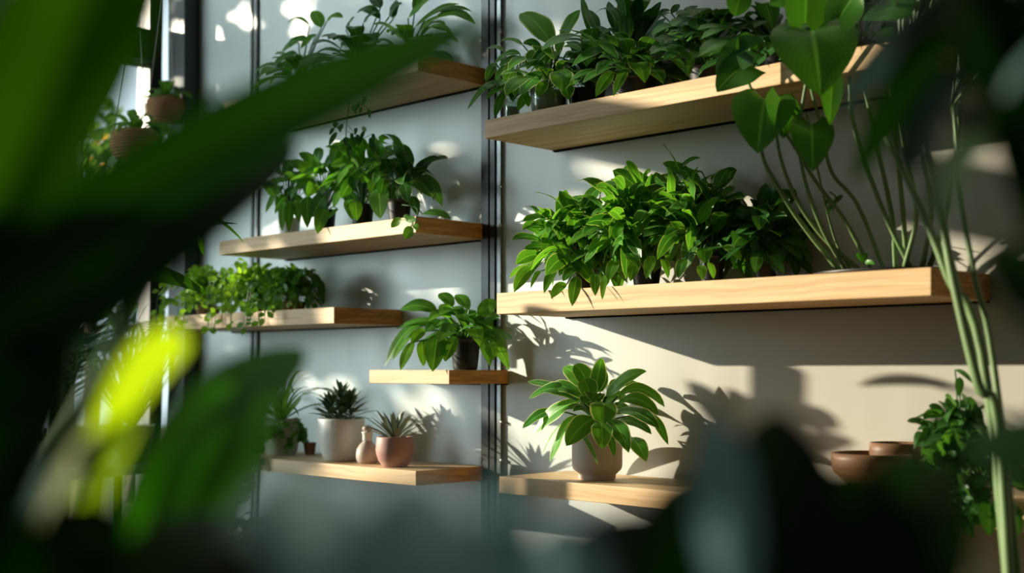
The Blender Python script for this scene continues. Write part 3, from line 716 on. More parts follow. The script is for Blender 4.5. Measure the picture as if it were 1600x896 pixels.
# ---- L2 ------------------------------------------------------------------------------------
zf = SH['L2'][3]; Z = z2(380, 220, 3.445)
def rl2(a, b, ya, yb, wz, arch=.12, **kw):
    kw.setdefault('face', TOCAM*.8+V((R.gauss(0, .2), 0, .6)))
    p, q = pxleaf(lv, Z(*a), Z(*b), ya, yb, wz/3.445*1.1, arch, wave=.06, nl=10, nw=4, **kw)
    st.tube(spline([cr, cr*.4+p*.6+V((0, 0, .012)), p], 4), .002, 5, False)
t, c, cr, s = nursery('L2', 452, -.13, 18, 32, 'drooping_plant', 'drooping plant in a pale pot, left on the shelf with three black pots', mat='whitepot')
lv = MB(); st = MB()
for q in [((240, 215), (128, 245), -.15, -.17, 52), ((210, 240), (120, 388), -.16, -.2, 44), ((245, 200), (266, 120), -.14, -.13, 30), ((240, 205), (330, 182), -.14, -.14, 32), ((215, 325), (210, 492), -.22, -.27, 46), ((255, 325), (243, 492), -.22, -.27, 48),
          ((275, 325), (302, 440), -.2, -.24, 50), ((240, 300), (170, 395), -.18, -.22, 40), ((270, 230), (340, 225), -.15, -.15, 40), ((330, 230), (360, 170), -.14, -.13, 50), ((280, 260), (220, 300), -.18, -.2, 50), ((345, 300), (345, 470), -.22, -.26, 66)]: rl2(*q)
bush(lv, st, R, cr, PY(455, 305, -.13), (.055, .06, .075), 26, .08, .036, zfloor=zf, zmin=-.2, rsize=.15)
finish(t, lv, st, 'glossy')
t, c, cr, s = nursery('L2', 507, -.16, 18, 36, 'drooping_plant', 'drooping plant in a black pot, second from the left on its shelf')
lv = MB(); st = MB()
for q in [((445, 295), (372, 412), -.22, -.25, 92), ((445, 365), (400, 502), -.23, -.27, 72), ((530, 265), (488, 362), -.21, -.25, 52), ((480, 200), (420, 290), -.19, -.22, 62), ((430, 190), (370, 150), -.15, -.15, 40), ((500, 180), (470, 120), -.15, -.15, 60), ((520, 170), (560, 140), -.15, -.15, 50), ((510, 370), (460, 420), -.22, -.24, 26), ((380, 220), (345, 190), -.15, -.16, 44)]: rl2(*q)
bush(lv, st, R, cr, PY(510, 295, -.14), (.06, .06, .075), 30, .085, .04, zfloor=zf, zmin=-.1, rsize=.15)
finish(t, lv, st, 'glossy')
t, c, cr, s = nursery('L2', 566, -.15, 18, 38, 'drooping_plant', 'drooping plant with the largest hanging leaf, third from the left on its shelf')
lv = MB(); st = MB()
for q in [((605, 205), (528, 312), -.2, -.24, 66), ((600, 320), (612, 432), -.22, -.25, 66), ((725, 250), (740, 422), -.22, -.26, 108), ((650, 150), (740, 110), -.15, -.14, 70), ((640, 170), (560, 250), -.18, -.22, 70), ((700, 180), (640, 230), -.18, -.22, 60), ((560, 320), (590, 430), -.2, -.24, 60), ((690, 140), (620, 110), -.15, -.15, 60), ((730, 110), (828, 74), -.14, -.13, 40), ((760, 200), (740, 300), -.2, -.24, 60), ((720, 210), (690, 290), -.2, -.24, 66)]: rl2(*q)
bush(lv, st, R, cr, PY(572, 288, -.14), (.06, .06, .08), 30, .085, .04, zfloor=zf, zmin=-.1, rsize=.15)
finish(t, lv, st, 'glossy')
t, c, cr, s = nursery('L2', 624, -.15, 19, 38, 'drooping_plant', 'drooping plant in a black pot nearest the right end of its shelf')
lv = MB(); st = MB()
for q in [((808, 118), (892, 235), -.15, -.17, 66), ((865, 110), (915, 170), -.14, -.13, 40), ((915, 170), (985, 165), -.13, -.13, 32), ((865, 225), (885, 335), -.19, -.22, 66), ((955, 185), (1070, 355), -.14, -.16, 74), ((905, 215), (1012, 305), -.15, -.17, 92), ((905, 300), (938, 405), -.18, -.2, 52), ((965, 395), (1118, 424), -.14, -.12, 50), ((940, 240), (1010, 240), -.14, -.14, 60), ((810, 230), (790, 320), -.2, -.22, 50), ((830, 160), (790, 210), -.16, -.17, 60)]: rl2(*q)
bush(lv, st, R, cr, PY(632, 285, -.13), (.06, .06, .07), 26, .085, .04, zfloor=zf, zmin=0, rsize=.15)
finish(t, lv, st, 'deep')
sp = MB(); ls = MB()
sp.tube(spline([cr, PY(650, 325, -.24), PY(651, 340, -.262), PY(646, 356, -.268)], 5), .0014, 5)
sp.tube(spline([PY(650, 345, -.264), PY(640, 343, -.268), PY(628, 344, -.268)], 4), .001, 5)
for a, b, w_ in [((628, 343), (611, 356), 13), ((646, 357), (632, 373), 18), ((650, 345), (634, 346), 12), ((647, 350), (652, 360), 10), ((640, 342), (630, 338), 8)]: pxleaf(ls, a, b, -.266, -.272, w_, .1, face=TOCAM)
vs = sp.build('hanging_stem', M['stem'], t); ls.build('sprig_leaves', M['glossy'], vs)

# ---- L3 small-leaved herbs -------------------------------------------------------------------
zf = SH['L3'][3]
herbs = [(325, 'pale sunlit small-leaved herb at the left end of the far left shelf', 45, 40, 'herb', 190, 21), (395, 'small-leaved herb in the middle of the far left shelf', 50, 46, 'herb', 230, 22), (458, 'denser darker small-leaved herb at the right of the far left shelf', 44, 38, 'ivy', 190, 23)]
for px, lab, rx, rz, mt, n, sd_ in herbs:
    t, c, cr, s = nursery('L3', px, -.13, 20, 16, 'trailing_herb', lab, mat='clay')
    rng = random.Random(sd_); lv = MB(); st = MB(); cen = PY(px, 464, -.15)
    stemmy(lv, st, rng, cr, cen, (rx*s*1.1, .10, rz*s*1.1), int(n*.42), 7, .024, .016, .1, zfloor=zf, zmin=-.7, rs=.0009, t0=.25)
    for k in range(9):
        a = cen+V((rng.uniform(-rx, rx)*s, -.07, rng.uniform(-.4, .6)*rz*s)); b = V((a.x+rng.uniform(-.04, .04), -SD-.015-.01*rng.random(), zf-.005-.05*rng.random()))
        m = V((a.x*.5+b.x*.5, -SD-.01, max(a.z, zf+.02))); pl = spline([a, m, b], 5); st.tube(pl, .0012, 4, False)
        for q in pl[2::2]:
            dd = V((rng.gauss(0, .6), -.5, rng.gauss(-.3, .5))).normalized()
            lv.leaf(q, q+dd*.025, .017, .1, face=TOCAM+V((0, 0, .4)), nl=6)
    if px == 458:
        b = MB()
        pxleaf(b, (470, 438), (507, 470), -.15, -.16, 17, .30, face=up+TOCAM*.3); pxleaf(b, (487, 458), (480, 483), -.2, -.24, 12, .1, face=TOCAM); pxleaf(b, (498, 440), (505, 478), -.14, -.17, 12, .2)
        b.build('broad_leaves', M['deepplain'], t)
    finish(t, lv, st, mt)

# ---- L4 --------------------------------------------------------------------------------------
zf = SH['L4'][3]; Z = z2(560, 430, 4.48)
c = on('L4', 727, -.105); s = mpp(c)
t = thing('peace_lily', 'arching plant in a tapered black pot on the shortest shelf', 'potted plant', c)
pot(t, c, 24*s, 19*s, 48*s, M['blackpot']); cr = c+V((0, 0, 46*s)); lv = MB(); st = MB()
def rl4(a, b, ya, yb, wz, arch=.12, **kw):
    kw.setdefault('face', TOCAM*.7+V((R.gauss(0, .15), 0, .7)))
    p, q = pxleaf(lv, Z(*a), Z(*b), ya, yb, wz/4.48*1.25, arch, wave=.06, nl=12, nw=6, **kw)
    st.tube(spline([cr, cr*.4+p*.6+V((0, 0, .008)), p], 4), .0024, 5, False)
for q in [((545, 262), (290, 245), -.11, -.14, 112, .13), ((660, 225), (568, 128), -.1, -.08, 78, .08), ((775, 245), (680, 138), -.1, -.08, 74, .08), ((845, 295), (962, 178), -.09, -.05, 100, .08), ((600, 270), (498, 330), -.15, -.2, 56, .2), ((560, 330), (262, 382), -.12, -.16, 50, .10),
          ((500, 350), (182, 645), -.12, -.2, 80, .24), ((420, 390), (237, 602), -.14, -.2, 60, .16), ((385, 470), (295, 668), -.18, -.23, 66, .10), ((470, 385), (372, 482), -.18, -.22, 66, .14), ((445, 460), (455, 640), -.17, -.2, 66, .1), ((560, 410), (520, 678), -.19, -.235, 118, .10), ((688, 430), (606, 608), -.17, -.2, 78, .10),
          ((590, 430), (600, 600), -.17, -.21, 56, .1), ((690, 290), (815, 352), -.15, -.17, 44, .12), ((845, 355), (988, 308), -.12, -.1, 36, .12), ((700, 400), (815, 362), -.17, -.17, 30, .1), ((820, 425), (1055, 668), -.1, -.1, 100, .22), ((850, 435), (925, 640), -.13, -.15, 64, .12), ((920, 470), (940, 600), -.12, -.14, 80, .12),
          ((640, 300), (560, 230), -.15, -.17, 90, .2), ((720, 300), (640, 240), -.14, -.13, 90, .15), ((780, 320), (760, 240), -.11, -.08, 90, .1), ((870, 380), (800, 300), -.12, -.1, 80, .15), ((590, 340), (470, 400), -.15, -.19, 80, .2)]: rl4(*q)
rosette(lv, R, cr, 26, .14, .042, .2, 1.3, .3, 'lance', .25, zfloor=zf)
finish(t, lv, st, 'glossy')

# ---- L5 --------------------------------------------------------------------------------------
zf = SH['L5'][3]
c = on('L5', 440, -.13); s = mpp(c)
t = thing('spider_plant', 'spiky spider plant in a grey-green pot on the lower left shelf', 'potted plant', c)
pot(t, c, 29*s, 24*s, 56*s, M['greypot'], prof=[(20*s, 0), (23*s, .003), (23.5*s, .012), (24*s, .016), (27*s, .06), (29*s, 54*s), (30*s, 56*s)])
lv = MB(); rosette(lv, R, c+V((0, 0, 54*s)), 34, .21, .013, .3, 1.5, .22, 'strap', 0, rsize=.4, zfloor=zf, fold=.3)
finish(t, lv, None, 'grass')
c = on('L5', 533, -.15); s = mpp(c); r = 37*s; h = 66*s
t = thing('succulent_plant', 'dark rosette succulent in a round-bottomed white pot', 'potted plant', c)
pot(t, c, r, r, h, M['whitepot'], prof=[(r*.5, 0), (r*.62, .002), (r*.76, .012), (r*.90, .032), (r*.965, .055), (r*.99, .08), (r, h*.97), (r*.99, h)], wall=.006)
lv = MB(); cr = c+V((0, 0, h*.9))
for dx, dy, hh, n in ((0, 0, .075, 26), (-.035, -.012, .04, 20), (.038, .0, .055, 22), (.0, -.035, .045, 18), (-.02, .03, .05, 16), (.03, -.03, .03, 14)):
    for i in range(n):
        k = i/n; a = i*2.4; o = V((math.cos(a), math.sin(a), 0)); b = cr+V((dx*1.15, dy, .005+hh*1.15*k)); ll = .084*(1-.62*k)+.008
        e = .1+1.1*k
        lv.leaf(b, b+o*ll*math.cos(e)+V((0, 0, ll*math.sin(e))), .017*(1-.35*k), .06, face=V((0, 0, 1))-o*.6, shape='lance', fold=.5, nl=7)
finish(t, lv, None, 'succ')
c = on('L5', 617, -.19); s = mpp(c); r = 30*s; h = 47*s
t = thing('succulent_plant', 'grey-green pointed succulent in a rounded dusty pink pot', 'potted plant', c)
pot(t, c, r, r, h, M['pinkpot'], prof=[(r*.58, 0), (r*.66, .002), (r*.70, .006), (r*.86, .018), (r*.97, .034), (r, .046), (r*.97, h*.82), (r*.95, h*.96), (r*.93, h)], wall=.006)
lv = MB(); cr = c+V((0, 0, h*.92))
for i in range(34):
    k = i/34; a = i*2.4; o = V((math.cos(a), math.sin(a), 0)); e = .22+1.15*k; ll = .112*(1-.35*k)*(.8+.4*R.random())
    b = cr+o*.012*(1-k); lv.leaf(b, b+o*ll*math.cos(e)+V((0, 0, ll*math.sin(e))), .014, .05, face=V((0, 0, 1))-o*.5, shape='lance', fold=.5, nl=8, archdir=-o)
finish(t, lv, None, 'agave')
c = on('L5', 574, -.165); s = mpp(c); q = 18*s
t = thing('stoneware_bottle', 'little stoneware bottle with a pale neck between the white and pink pots', 'bottle', c)
MB().lathe(c, [(q*.7, 0), (q*.85, .003), (q*.98, .014), (q, .026), (q*.92, .040), (q*.66, .053), (q*.42, .060), (q*.40, .064)], 32).build('body', M['stoneware'], t)
nk = MB().lathe(c+V((0, 0, .0635)), [(q*.40, 0), (q*.43, .003), (q*.42, .018), (q*.50, .021), (q*.50, .024), (q*.30, .0245)], 24).build('neck', M['whitepot'], t)
MB().lathe(c+V((0, 0, .088)), [(q*.2, 0), (q*.42, .005), (q*.45, .010), (q*.30, .016), (.001, .018)], 20).build('stopper', M['stoneware'], nk)
def ivy(root, crown, n, spread, zf, seed, mt='ivy', lsz=.032, edge_y=-SD-.015, dz=.12, x0=0):
    rng = random.Random(seed); lv = MB(); st = MB()
    for k in range(n):
        a = rng.uniform(-1, 1); e = V((crown.x+x0+a*spread, edge_y-.01*rng.random(), zf-.01-dz*rng.random())) if rng.random() < .5 else V((crown.x+x0+a*spread, crown.y-.09*rng.random(), zf+.012+.02*rng.random()))
        m = V((crown.x*.5+e.x*.5, (crown.y+e.y)/2-.01, crown.z+.03+.05*rng.random())); m2 = V((e.x*.85+crown.x*.15, e.y, max(e.z+.03, zf+.02)))
        pl = spline([crown, m, m2, e], 6); st.tube(pl, .0013, 4, False)
        for q in pl[2:]:
            for _ in range(2):
                dd = V((rng.gauss(0, .7), rng.gauss(-.35, .4), rng.gauss(-.25, .5))).normalized()*lsz*(.6+.6*rng.random())
                tip = q+dd
                if tip.y > -SD: tip.z = max(tip.z, zf+.003)
                tip.y = min(tip.y, -.02)
                lv.leaf(q, tip, lsz*.75, .1, face=TOCAM*.8+V((0, 0, .6)), shape='heart', nl=6)
    finish(root, lv, st, mt)
t, c, cr, s = nursery('L5', 366, -.10, 18, 24, 'trailing_ivy', 'trailing ivy tumbling over the left end of the lower left shelf', mat='clay')
ivy(t, cr, 26, .11, zf, 31, x0=-.04, lsz=.026)
t, c, cr, s = nursery('L5', 484, -.05, 10, 18, 'trailing_ivy', 'small ivy behind and left of the white pot, creeping along the shelf', mat='clay')
ivy(t, cr, 11, .06, zf, 32, lsz=.024, x0=.0)

# ---- philodendron on the right end of R2 (heart leaves on long bare stalks) ---------------------
c = on('R2', 1378, -.12)
t = thing('heart_leaf_philodendron', 'tall plant with heart-shaped leaves on long bare stalks at the right of the long shelf', 'potted plant', c)
MB().lathe(c, [(.12, 0), (.135, .003), (.14, .009), (.136, .009), (.13, .004)], 48, .7).build('dish', M['blackpot'], t)
MB().lathe(c+V((0, 0, .004)), [(.128, 0), (.08, .003), (.002, .004)], 36, .7).build('soil', M['soil'], t)
st = MB(); lv = MB(); Z = z2(1100, 0, 2.986)
def stalk(pts, w0, w1, mb=None):
    P = [PY(x, y, yy) for x, y, yy in pts]; P = spline(P, 7); n = len(P)
    (mb or st).tube(P, [(w0+(w1-w0)*i/(n-1))*mpp(P[i])*.5 for i in range(n)], 8)
stalk([(1312, 424, -.11), (1262, 362, -.16), (1225, 308, -.21), (1190, 238, -.26), (1195, 154, -.28)], 9, 5)
stalk([(1345, 424, -.10), (1290, 375, -.15), (1248, 318, -.2), (1222, 255, -.25), (1212, 205, -.27), (1206, 160, -.28)], 8, 4)
stalk([(1322, 424, -.11), (1282, 352, -.18), (1255, 270, -.23), (1250, 195, -.26), (1274, 50, -.30)], 7, 5)
stalk([(1362, 424, -.10), (1320, 345, -.15), (1272, 280, -.2), (1232, 215, -.24), (1172, 135, -.28), (1172, 76, -.28)], 7, 4)
stalk([(1382, 424, -.09), (1340, 320, -.14), (1300, 270, -.18), (1283, 200, -.22), (1268, 140, -.26), (1238, 0, -.27), (1226, -40, -.27)], 7, 4)
stalk([(1330, 424, -.11), (1300, 360, -.13), (1262, 190, -.24), (1266, 196, -.26)], 4, 3)
for pl in ([(1400, 424, -.10), (1392, 330, -.13), (1358, 170, -.2), (1345, 90, -.22)], [(1418, 424, -.10), (1408, 300, -.14), (1396, 190, -.2), (1385, 80, -.22)], [(1426, 424, -.11), (1380, 330, -.15), (1335, 200, -.2), (1325, 100, -.22)],
           [(1412, 424, -.12), (1432, 330, -.15), (1410, 220, -.2), (1400, 120, -.22)], [(1440, 424, -.10), (1455, 330, -.14), (1442, 240, -.18), (1440, 100, -.22)], [(1450, 424, -.09), (1480, 330, -.12), (1500, 170, -.16), (1500, 60, -.2)]):
    stalk(pl, 9, 6)
stalk([(1300, 330, -.15), (1306, 310, -.16), (1296, 300, -.16)], 4, 3)
def hx(a, b, ya, yb, w, arch=.1, **kw):
    kw.setdefault('face', TOCAM*.9+up*.35); pxleaf(lv, a, b, ya, yb, w, arch, shape='heart', nl=14, nw=8, fold=.12, **kw)
hx((1268, 48), (1282, 150), -.30, -.35, 136, .14, face=TOCAM*.9+up*.3+V((-.12, 0, 0)))
hx((1196, 156), (1184, 240), -.285, -.33, 100, .16, face=TOCAM*.8+up*.35+V((-.2, 0, 0)))
hx((1222, 156), (1224, 216), -.27, -.29, 62, .10, face=TOCAM*.8+V((.6, 0, .2)), tint=.1)
hx((1174, 78), (1120, 120), -.28, -.31, 58, .14)
hx((1176, 102), (1120, 144), -.28, -.32, 62, .14, tint=.1)
hx((1166, 82), (1167, 50), -.28, -.27, 34, .1)
hx((1268, 194), (1270, 268), -.26, -.30, 70, .12)
pxleaf(lv, (1148, 26), (1162, -24), -.27, -.25, 40, .04, face=TOCAM, nl=12, nw=6)
hx((1300, 124), (1297, 196), -.28, -.30, 36, .1, tint=.9)
hx((1258, 36), (1262, -50), -.29, -.27, 66, .1)
hx((1232, 0), (1202, 8), -.28, -.3, 30, .1, tint=1)
hx((1310, 30), (1350, -20), -.30, -.30, 60, .1)
for a, b in (((1310, 310), (1292, 335)), ((1304, 318), (1318, 306)), ((1300, 312), (1290, 318)), ((1345, 408), (1338, 395)), ((1352, 410), (1366, 414)), ((1346, 412), (1356, 396))):
    pxleaf(lv, a, b, -.15, -.16, 8, .1, face=TOCAM)
finish(t, lv, st, 'phil', 'stalk', 'foliage', 'stalks')

# ---- tall bare-stalked plant standing on the floor in front of the right end ---------------------
c = PY(1640, 700, -.52); c = V((c.x, c.y, 0))
t = thing('tall_floor_plant', 'tall floor plant with many thick pale stalks rising past the long shelf right end', 'floor plant', c)
pot(t, c, .17, .13, .34, M['blackpot'])
st = MB(); lv = MB(); base = c+V((0, 0, .30))
SY = -.42
cl = [[(1425, 55), (1436, 150), (1450, 240), (1470, 330), (1490, 440), (1528, 600), (1565, 720)], [(1385, 215), (1440, 330), (1480, 430), (1545, 620)], [(1490, 165), (1500, 300), (1522, 430), (1562, 640)], [(1410, 100), (1462, 300), (1495, 440), (1550, 650)]]
for i, pl in enumerate(cl):
    yy = SY+.02*(i % 4)
    P = [base+V((R.gauss(0, .03), R.gauss(0, .03), -.02))]+[PY(x, y, yy) for x, y in reversed(pl)]
    P = spline(P, 7); n = len(P)
    st.tube(P, [(.0075-.0035*k/(n-1))*(1.25 if i in (0, 1) else .9) for k in range(n)], 8)
    top = P[-1]
    for k in range(7):
        d = hemi(R, .0, 1); tb = top+V((.10*R.random(), 0, .10+.25*R.random())); st.tube([top, (top+tb)/2+V((.01, 0, 0)), tb], .003, 5, False); lv.leaf(tb, tb+d*.13+V((0, 0, -.01)), .05, .1, face=TOCAM+d*.3+up*.4, shape='ovate', pet=.2, wave=.06)
finish(t, lv, st, 'deepplain', 'stalk', 'foliage', 'stalks')

# ---- R4: bowls and trailing plant ----------------------------------------------------------------
zf = SH['R4'][3]
for px, Y, ytop, rr, lab, pnt in ((1362, -.115, 708, .078, 'brown wooden bowl nearest the sunlit wall patch, lower right shelf', 0), (1400, -.055, 692, .052, 'smaller brown wooden bowl tucked behind the first, lower right shelf', 1)):
    c = on('R4', px, Y); hh = PY(px, ytop, Y).z-c.z
    t = thing('wooden_bowl', lab, 'bowl', c, 'wooden bowls on the lower right shelf')
    MB().lathe(c, [(rr*.6, 0), (rr*.7, .006), (rr*.95, hh*.4), (rr, hh*.8), (rr*.98, hh), (rr*.90, hh), (rr*.88, hh*.6), (rr*.5, .015)]).build('bowl', M['bowlwood'], t)
t, c, cr, s = nursery('R4', 1500, -.13, 38, 52, 'trailing_plant', 'trailing leafy plant spilling over the lower right shelf')
lv = MB(); st = MB(); rng = random.Random(5)
cen = PY(1510, 715, -.14)
stemmy(lv, st, rng, cr, cen, (.10, .10, .085), 26, 6, .05, .022, .35, zfloor=zf, zmin=-.7)
for a, b, w_ in [((1475, 649), (1451, 634), 15), ((1467, 669), (1433, 672), 11), ((1488, 650), (1496, 624), 12), ((1490, 660), (1508, 640), 11), ((1480, 662), (1498, 668), 10), ((1562, 680), (1561, 714), 15), ((1545, 780), (1546, 838), 34), ((1585, 790), (1592, 838), 20), ((1500, 590), (1498, 620), 14), ((1492, 578), (1520, 600), 9), ((1580, 730), (1600, 770), 26), ((1520, 770), (1530, 800), 18), ((1530, 650), (1512, 620), 10)]:
    yy = -.28 if b[1] > 770 else -.15
    p, q = pxleaf(lv, a, b, yy, yy-.01, w_, .12, face=TOCAM+up*.4)
    st.tube(spline([cr, cr*.3+p*.7+V((0, 0, .02 if b[1] < 700 else 0)), p], 4), .0015, 4, False)
for k in range(10):
    e = V((cr.x+rng.uniform(-.02, .13), -SD-.02-.02*rng.random(), zf-.10*rng.random()))
    pl = spline([cr, V(((cr.x+e.x)/2, -.2, cr.z+.04)), V((e.x, -SD-.02, zf+.02)), e], 5); st.tube(pl, .0013, 4, False)
    for q in pl[3:]:
        d = V((rng.gauss(0, .6), -.3, rng.gauss(-.3, .5))).normalized()*.045; lv.leaf(q, q+d, .022, .1, face=TOCAM+up*.3)
finish(t, lv, st, 'deepplain')
c = PY(1570, 700, -.33); c = V((c.x, c.y, 0))
t = thing('grass_plant', 'upright grassy plant in a floor pot below the lower right shelf', 'floor plant', c)
pot(t, c, .13, .10, .42, M['clay']); lv = MB(); rosette(lv, R, c+V((0, 0, .36)), 60, .72, .016, 1.1, 1.5, .03, 'strap', 0, rsize=.12, wall_y=-.02)
finish(t, lv, None, 'grass')

# ---- window side: bench with grass, palm and small agave; dracaena --------------------------------
zb = CAM.z-.33
b0 = V((XW+.03, -.95, zb)); b1 = V((XW+.40, -.07, zb))
t = thing('plant_bench', 'narrow grey plant bench standing along the window', 'bench', ((b0.x+b1.x)/2, (b0.y+b1.y)/2, 0))
MB().box((b0.x, b0.y, zb-.03), (b1.x, b1.y, zb)).build('bench_top', M['benchtop'], t, False, .003)
for x in (b0.x+.03, b1.x-.03):
    for y in (b0.y+.03, b1.y-.03): MB().box((x-.018, y-.018, 0), (x+.018, y+.018, zb-.03)).build('leg', M['frame'], t, False)
def bench_at(px, d=None, dx=.2):
    p = PX(px, 577, XW+dx); return V((p.x, p.y, zb))
c = bench_at(205, dx=.22)
t = thing('grass_plant', 'tall sunlit grassy plant by the window, left of the far left shelf', 'potted plant', c)
pot(t, c, .085, .065, .13, M['greypot']); lv = MB(); rosette(lv, R, c+V((0, 0, .12)), 110, .52, .012, .75, 1.52, .10, 'strap', 0, rsize=.3, wall_y=-.01, nl=12)
finish(t, lv, None, 'grass')
c = bench_at(104, dx=.20)
t = thing('palm_plant', 'feathery dark palm by the window, beside the grassy plant', 'potted plant', c)
pot(t, c, .08, .06, .13, M['blackpot']); lv = MB(); st = MB()
for i in range(13):
    a = -2.6+i*.24+R.gauss(0, .1); o = V((math.cos(a), math.sin(a), 0)); e = .75+.6*R.random(); L = .42+.12*R.random()
    cr = c+V((0, 0, .12)); pm = cr+(o*math.cos(e)+up*math.sin(e))*L*.6; tip = cr+o*L*.85+up*(L*math.sin(e)*.75)
    pm.y = min(pm.y, -.03); tip.y = min(tip.y, -.03); pl = spline([cr, pm, tip], 12)
    for q in pl: q.y = min(q.y, -.02); q.x = max(q.x, XW+.03)
    st.tube(pl, .002, 4, False)
    for k in range(5, len(pl)):
        T = (pl[k]-pl[k-1]).normalized(); S = T.cross(up).normalized()
        for sg in (-1, 1):
            ll = .13*(1-.5*abs(k/len(pl)-.5)); q = pl[k]+S*sg*ll*.8+T*ll*.6-up*.03; q.y = min(q.y, -.012); lv.leaf(pl[k], q, .009, .08, shape='strap', nl=5, nw=2)
finish(t, lv, st, 'deepplain')
c = bench_at(70, dx=.22)
t = thing('agave_plant', 'small dark spiky agave on the bench at the far left', 'potted plant', c)
pot(t, c, .05, .04, .035, M['greypot']); lv = MB()
for i in range(26):
    k = i/26; a = i*2.4; o = V((math.cos(a), math.sin(a), 0)); e = .05+1.3*k; ll = .115*(1-.2*k)
    bb = c+V((0, 0, .035)); lv.leaf(bb, bb+o*ll*math.cos(e)+up*ll*math.sin(e), .022, .06, face=up-o*.5, shape='lance', fold=.4, archdir=-o)
finish(t, lv, None, 'succ')
# strap-leaved plant whose leaf tips cross in front of the far left shelf
c = PD(60, 577, 2.75); c = V((c.x, c.y, 0))
t = thing('dracaena', 'cane plant whose arching strap leaves reach in front of the pillar and far left shelf', 'floor plant', c)
pot(t, c, .16, .13, .32, M['blackpot']); st = MB(); lv = MB()
ctop = PD(90, 500, 2.75)
st.tube(spline([c+V((0, 0, .28)), c*.5+ctop*.5+V((0, 0, .1)), ctop], 8), .014, 10)
for a, b, da, db, w_, ar in [((95, 470), (326, 462), 2.75, 2.8, 60, .17), ((110, 400), (372, 350), 2.75, 3.0, 40, .06), ((250, 350), (382, 380), 2.9, 3.05, 34, .20), ((100, 470), (262, 385), 2.75, 2.9, 30, .02), ((90, 470), (40, 300), 2.75, 2.7, 50, .05), ((95, 480), (-60, 520), 2.75, 2.6, 50, .2), ((300, 345), (318, 400), 2.95, 3.0, 16, .1), ((95, 470), (160, 300), 2.75, 2.9, 40, .06)]:
    p = PD(*a, da); q = PD(*b, db); lv.leaf(p, q, w_*da/F, ar, shape='lance', face=up*.8+TOCAM*.5, nl=14)
    st.tube(spline([ctop, (ctop+p)/2, p], 3), .005, 6, False)
finish(t, lv, st, 'near', 'stem', 'foliage', 'cane')
# leafy plant low at the left under L5
c = PY(352, 577, -.20); c = V((c.x, c.y, 0))
t = thing('floor_fern', 'dark leafy plant rising below the lower left shelf', 'floor plant', c)
pot(t, c, .12, .09, .58, M['greypot']); lv = MB(); st = MB(); cr = c+V((0, 0, .56))
bush(lv, st, R, cr, PY(340, 850, -.2), (.13, .12, .12), 90, .08, .035, .6, zmin=-.5)
for a, b, w_ in [((352, 800), (298, 772), 24), ((352, 800), (360, 812), 16), ((330, 810), (300, 800), 14), ((375, 880), (398, 830), 18)]: pxleaf(lv, a, b, -.25, -.27, w_, .16)
finish(t, lv, st, 'deepplain')

# ---- foreground plants, close to the lens and out of focus --------------------------------------
def near_plant(label, potpx, potd, leaves, name='broad_leaf_floor_plant', pr=.15, ph=.36, group='big-leaved plants close to the viewer'):
    c = PD(potpx, 577, potd); c = V((c.x, c.y, 0))
    t = thing(name, label, 'floor plant', c)
    pot(t, c, pr, pr*.78, ph, M['blackpot']); cr = c+V((0, 0, ph*.85))
    mbs = {}; st = MB()
    for (a, b, da, db, w_, ar, mt, *kw) in leaves:
        kw = kw[0] if kw else {}
        p = PD(*a, da); q = PD(*b, db); mb = mbs.setdefault(mt, MB())
        kw = dict(shape='ovate', face=TOCAM*.85+up*.5, fold=.2, wave=.03) | kw
        mb.leaf(p, q, w_*(da+db)/2/F, ar, nl=20, nw=8, **kw)
        g = (cr*.5+p*.5); 
        st.tube(spline([cr+V((R.gauss(0, .03), R.gauss(0, .03), 0)), V((cr.x*.8+p.x*.2, cr.y*.8+p.y*.2, cr.z*.4+p.z*.6)), p], 7), [.006]*15, 7, False)
    for k, (mt, mb) in enumerate(mbs.items()):
        o = mb.build({'near': 'green_leaves', 'near_mid': 'long_leaf', 'near_black': 'shaded_leaves', 'near_lime': 'lime_leaf', 'near_green': 'mid_green_leaves', 'near_pale': 'sheen_leaf', 'near_blue': 'blue_grey_leaves', 'near_teal': 'teal_leaves'}[mt], M[mt], t)
    st.build('stems', M['stem'], t)
    return t
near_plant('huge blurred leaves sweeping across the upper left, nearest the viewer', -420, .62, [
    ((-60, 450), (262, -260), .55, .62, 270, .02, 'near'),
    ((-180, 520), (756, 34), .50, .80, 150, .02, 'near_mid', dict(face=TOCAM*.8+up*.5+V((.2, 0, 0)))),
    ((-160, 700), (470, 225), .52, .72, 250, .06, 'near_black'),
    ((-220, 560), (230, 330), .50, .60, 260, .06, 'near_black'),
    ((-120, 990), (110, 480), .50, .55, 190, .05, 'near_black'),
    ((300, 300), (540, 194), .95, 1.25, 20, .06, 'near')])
near_plant('blurred lime and green leaves at the lower left', 120, .80, [
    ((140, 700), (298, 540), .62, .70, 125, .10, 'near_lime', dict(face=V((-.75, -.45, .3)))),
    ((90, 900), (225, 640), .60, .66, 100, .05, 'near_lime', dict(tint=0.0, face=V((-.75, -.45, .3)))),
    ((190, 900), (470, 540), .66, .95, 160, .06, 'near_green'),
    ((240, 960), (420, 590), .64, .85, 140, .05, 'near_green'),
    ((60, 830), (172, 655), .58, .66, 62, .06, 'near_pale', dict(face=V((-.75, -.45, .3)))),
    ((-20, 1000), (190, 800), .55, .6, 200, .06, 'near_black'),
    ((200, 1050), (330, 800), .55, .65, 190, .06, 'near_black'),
    ((40, 860), (60, 700), .60, .66, 70, .06, 'near_blue')])
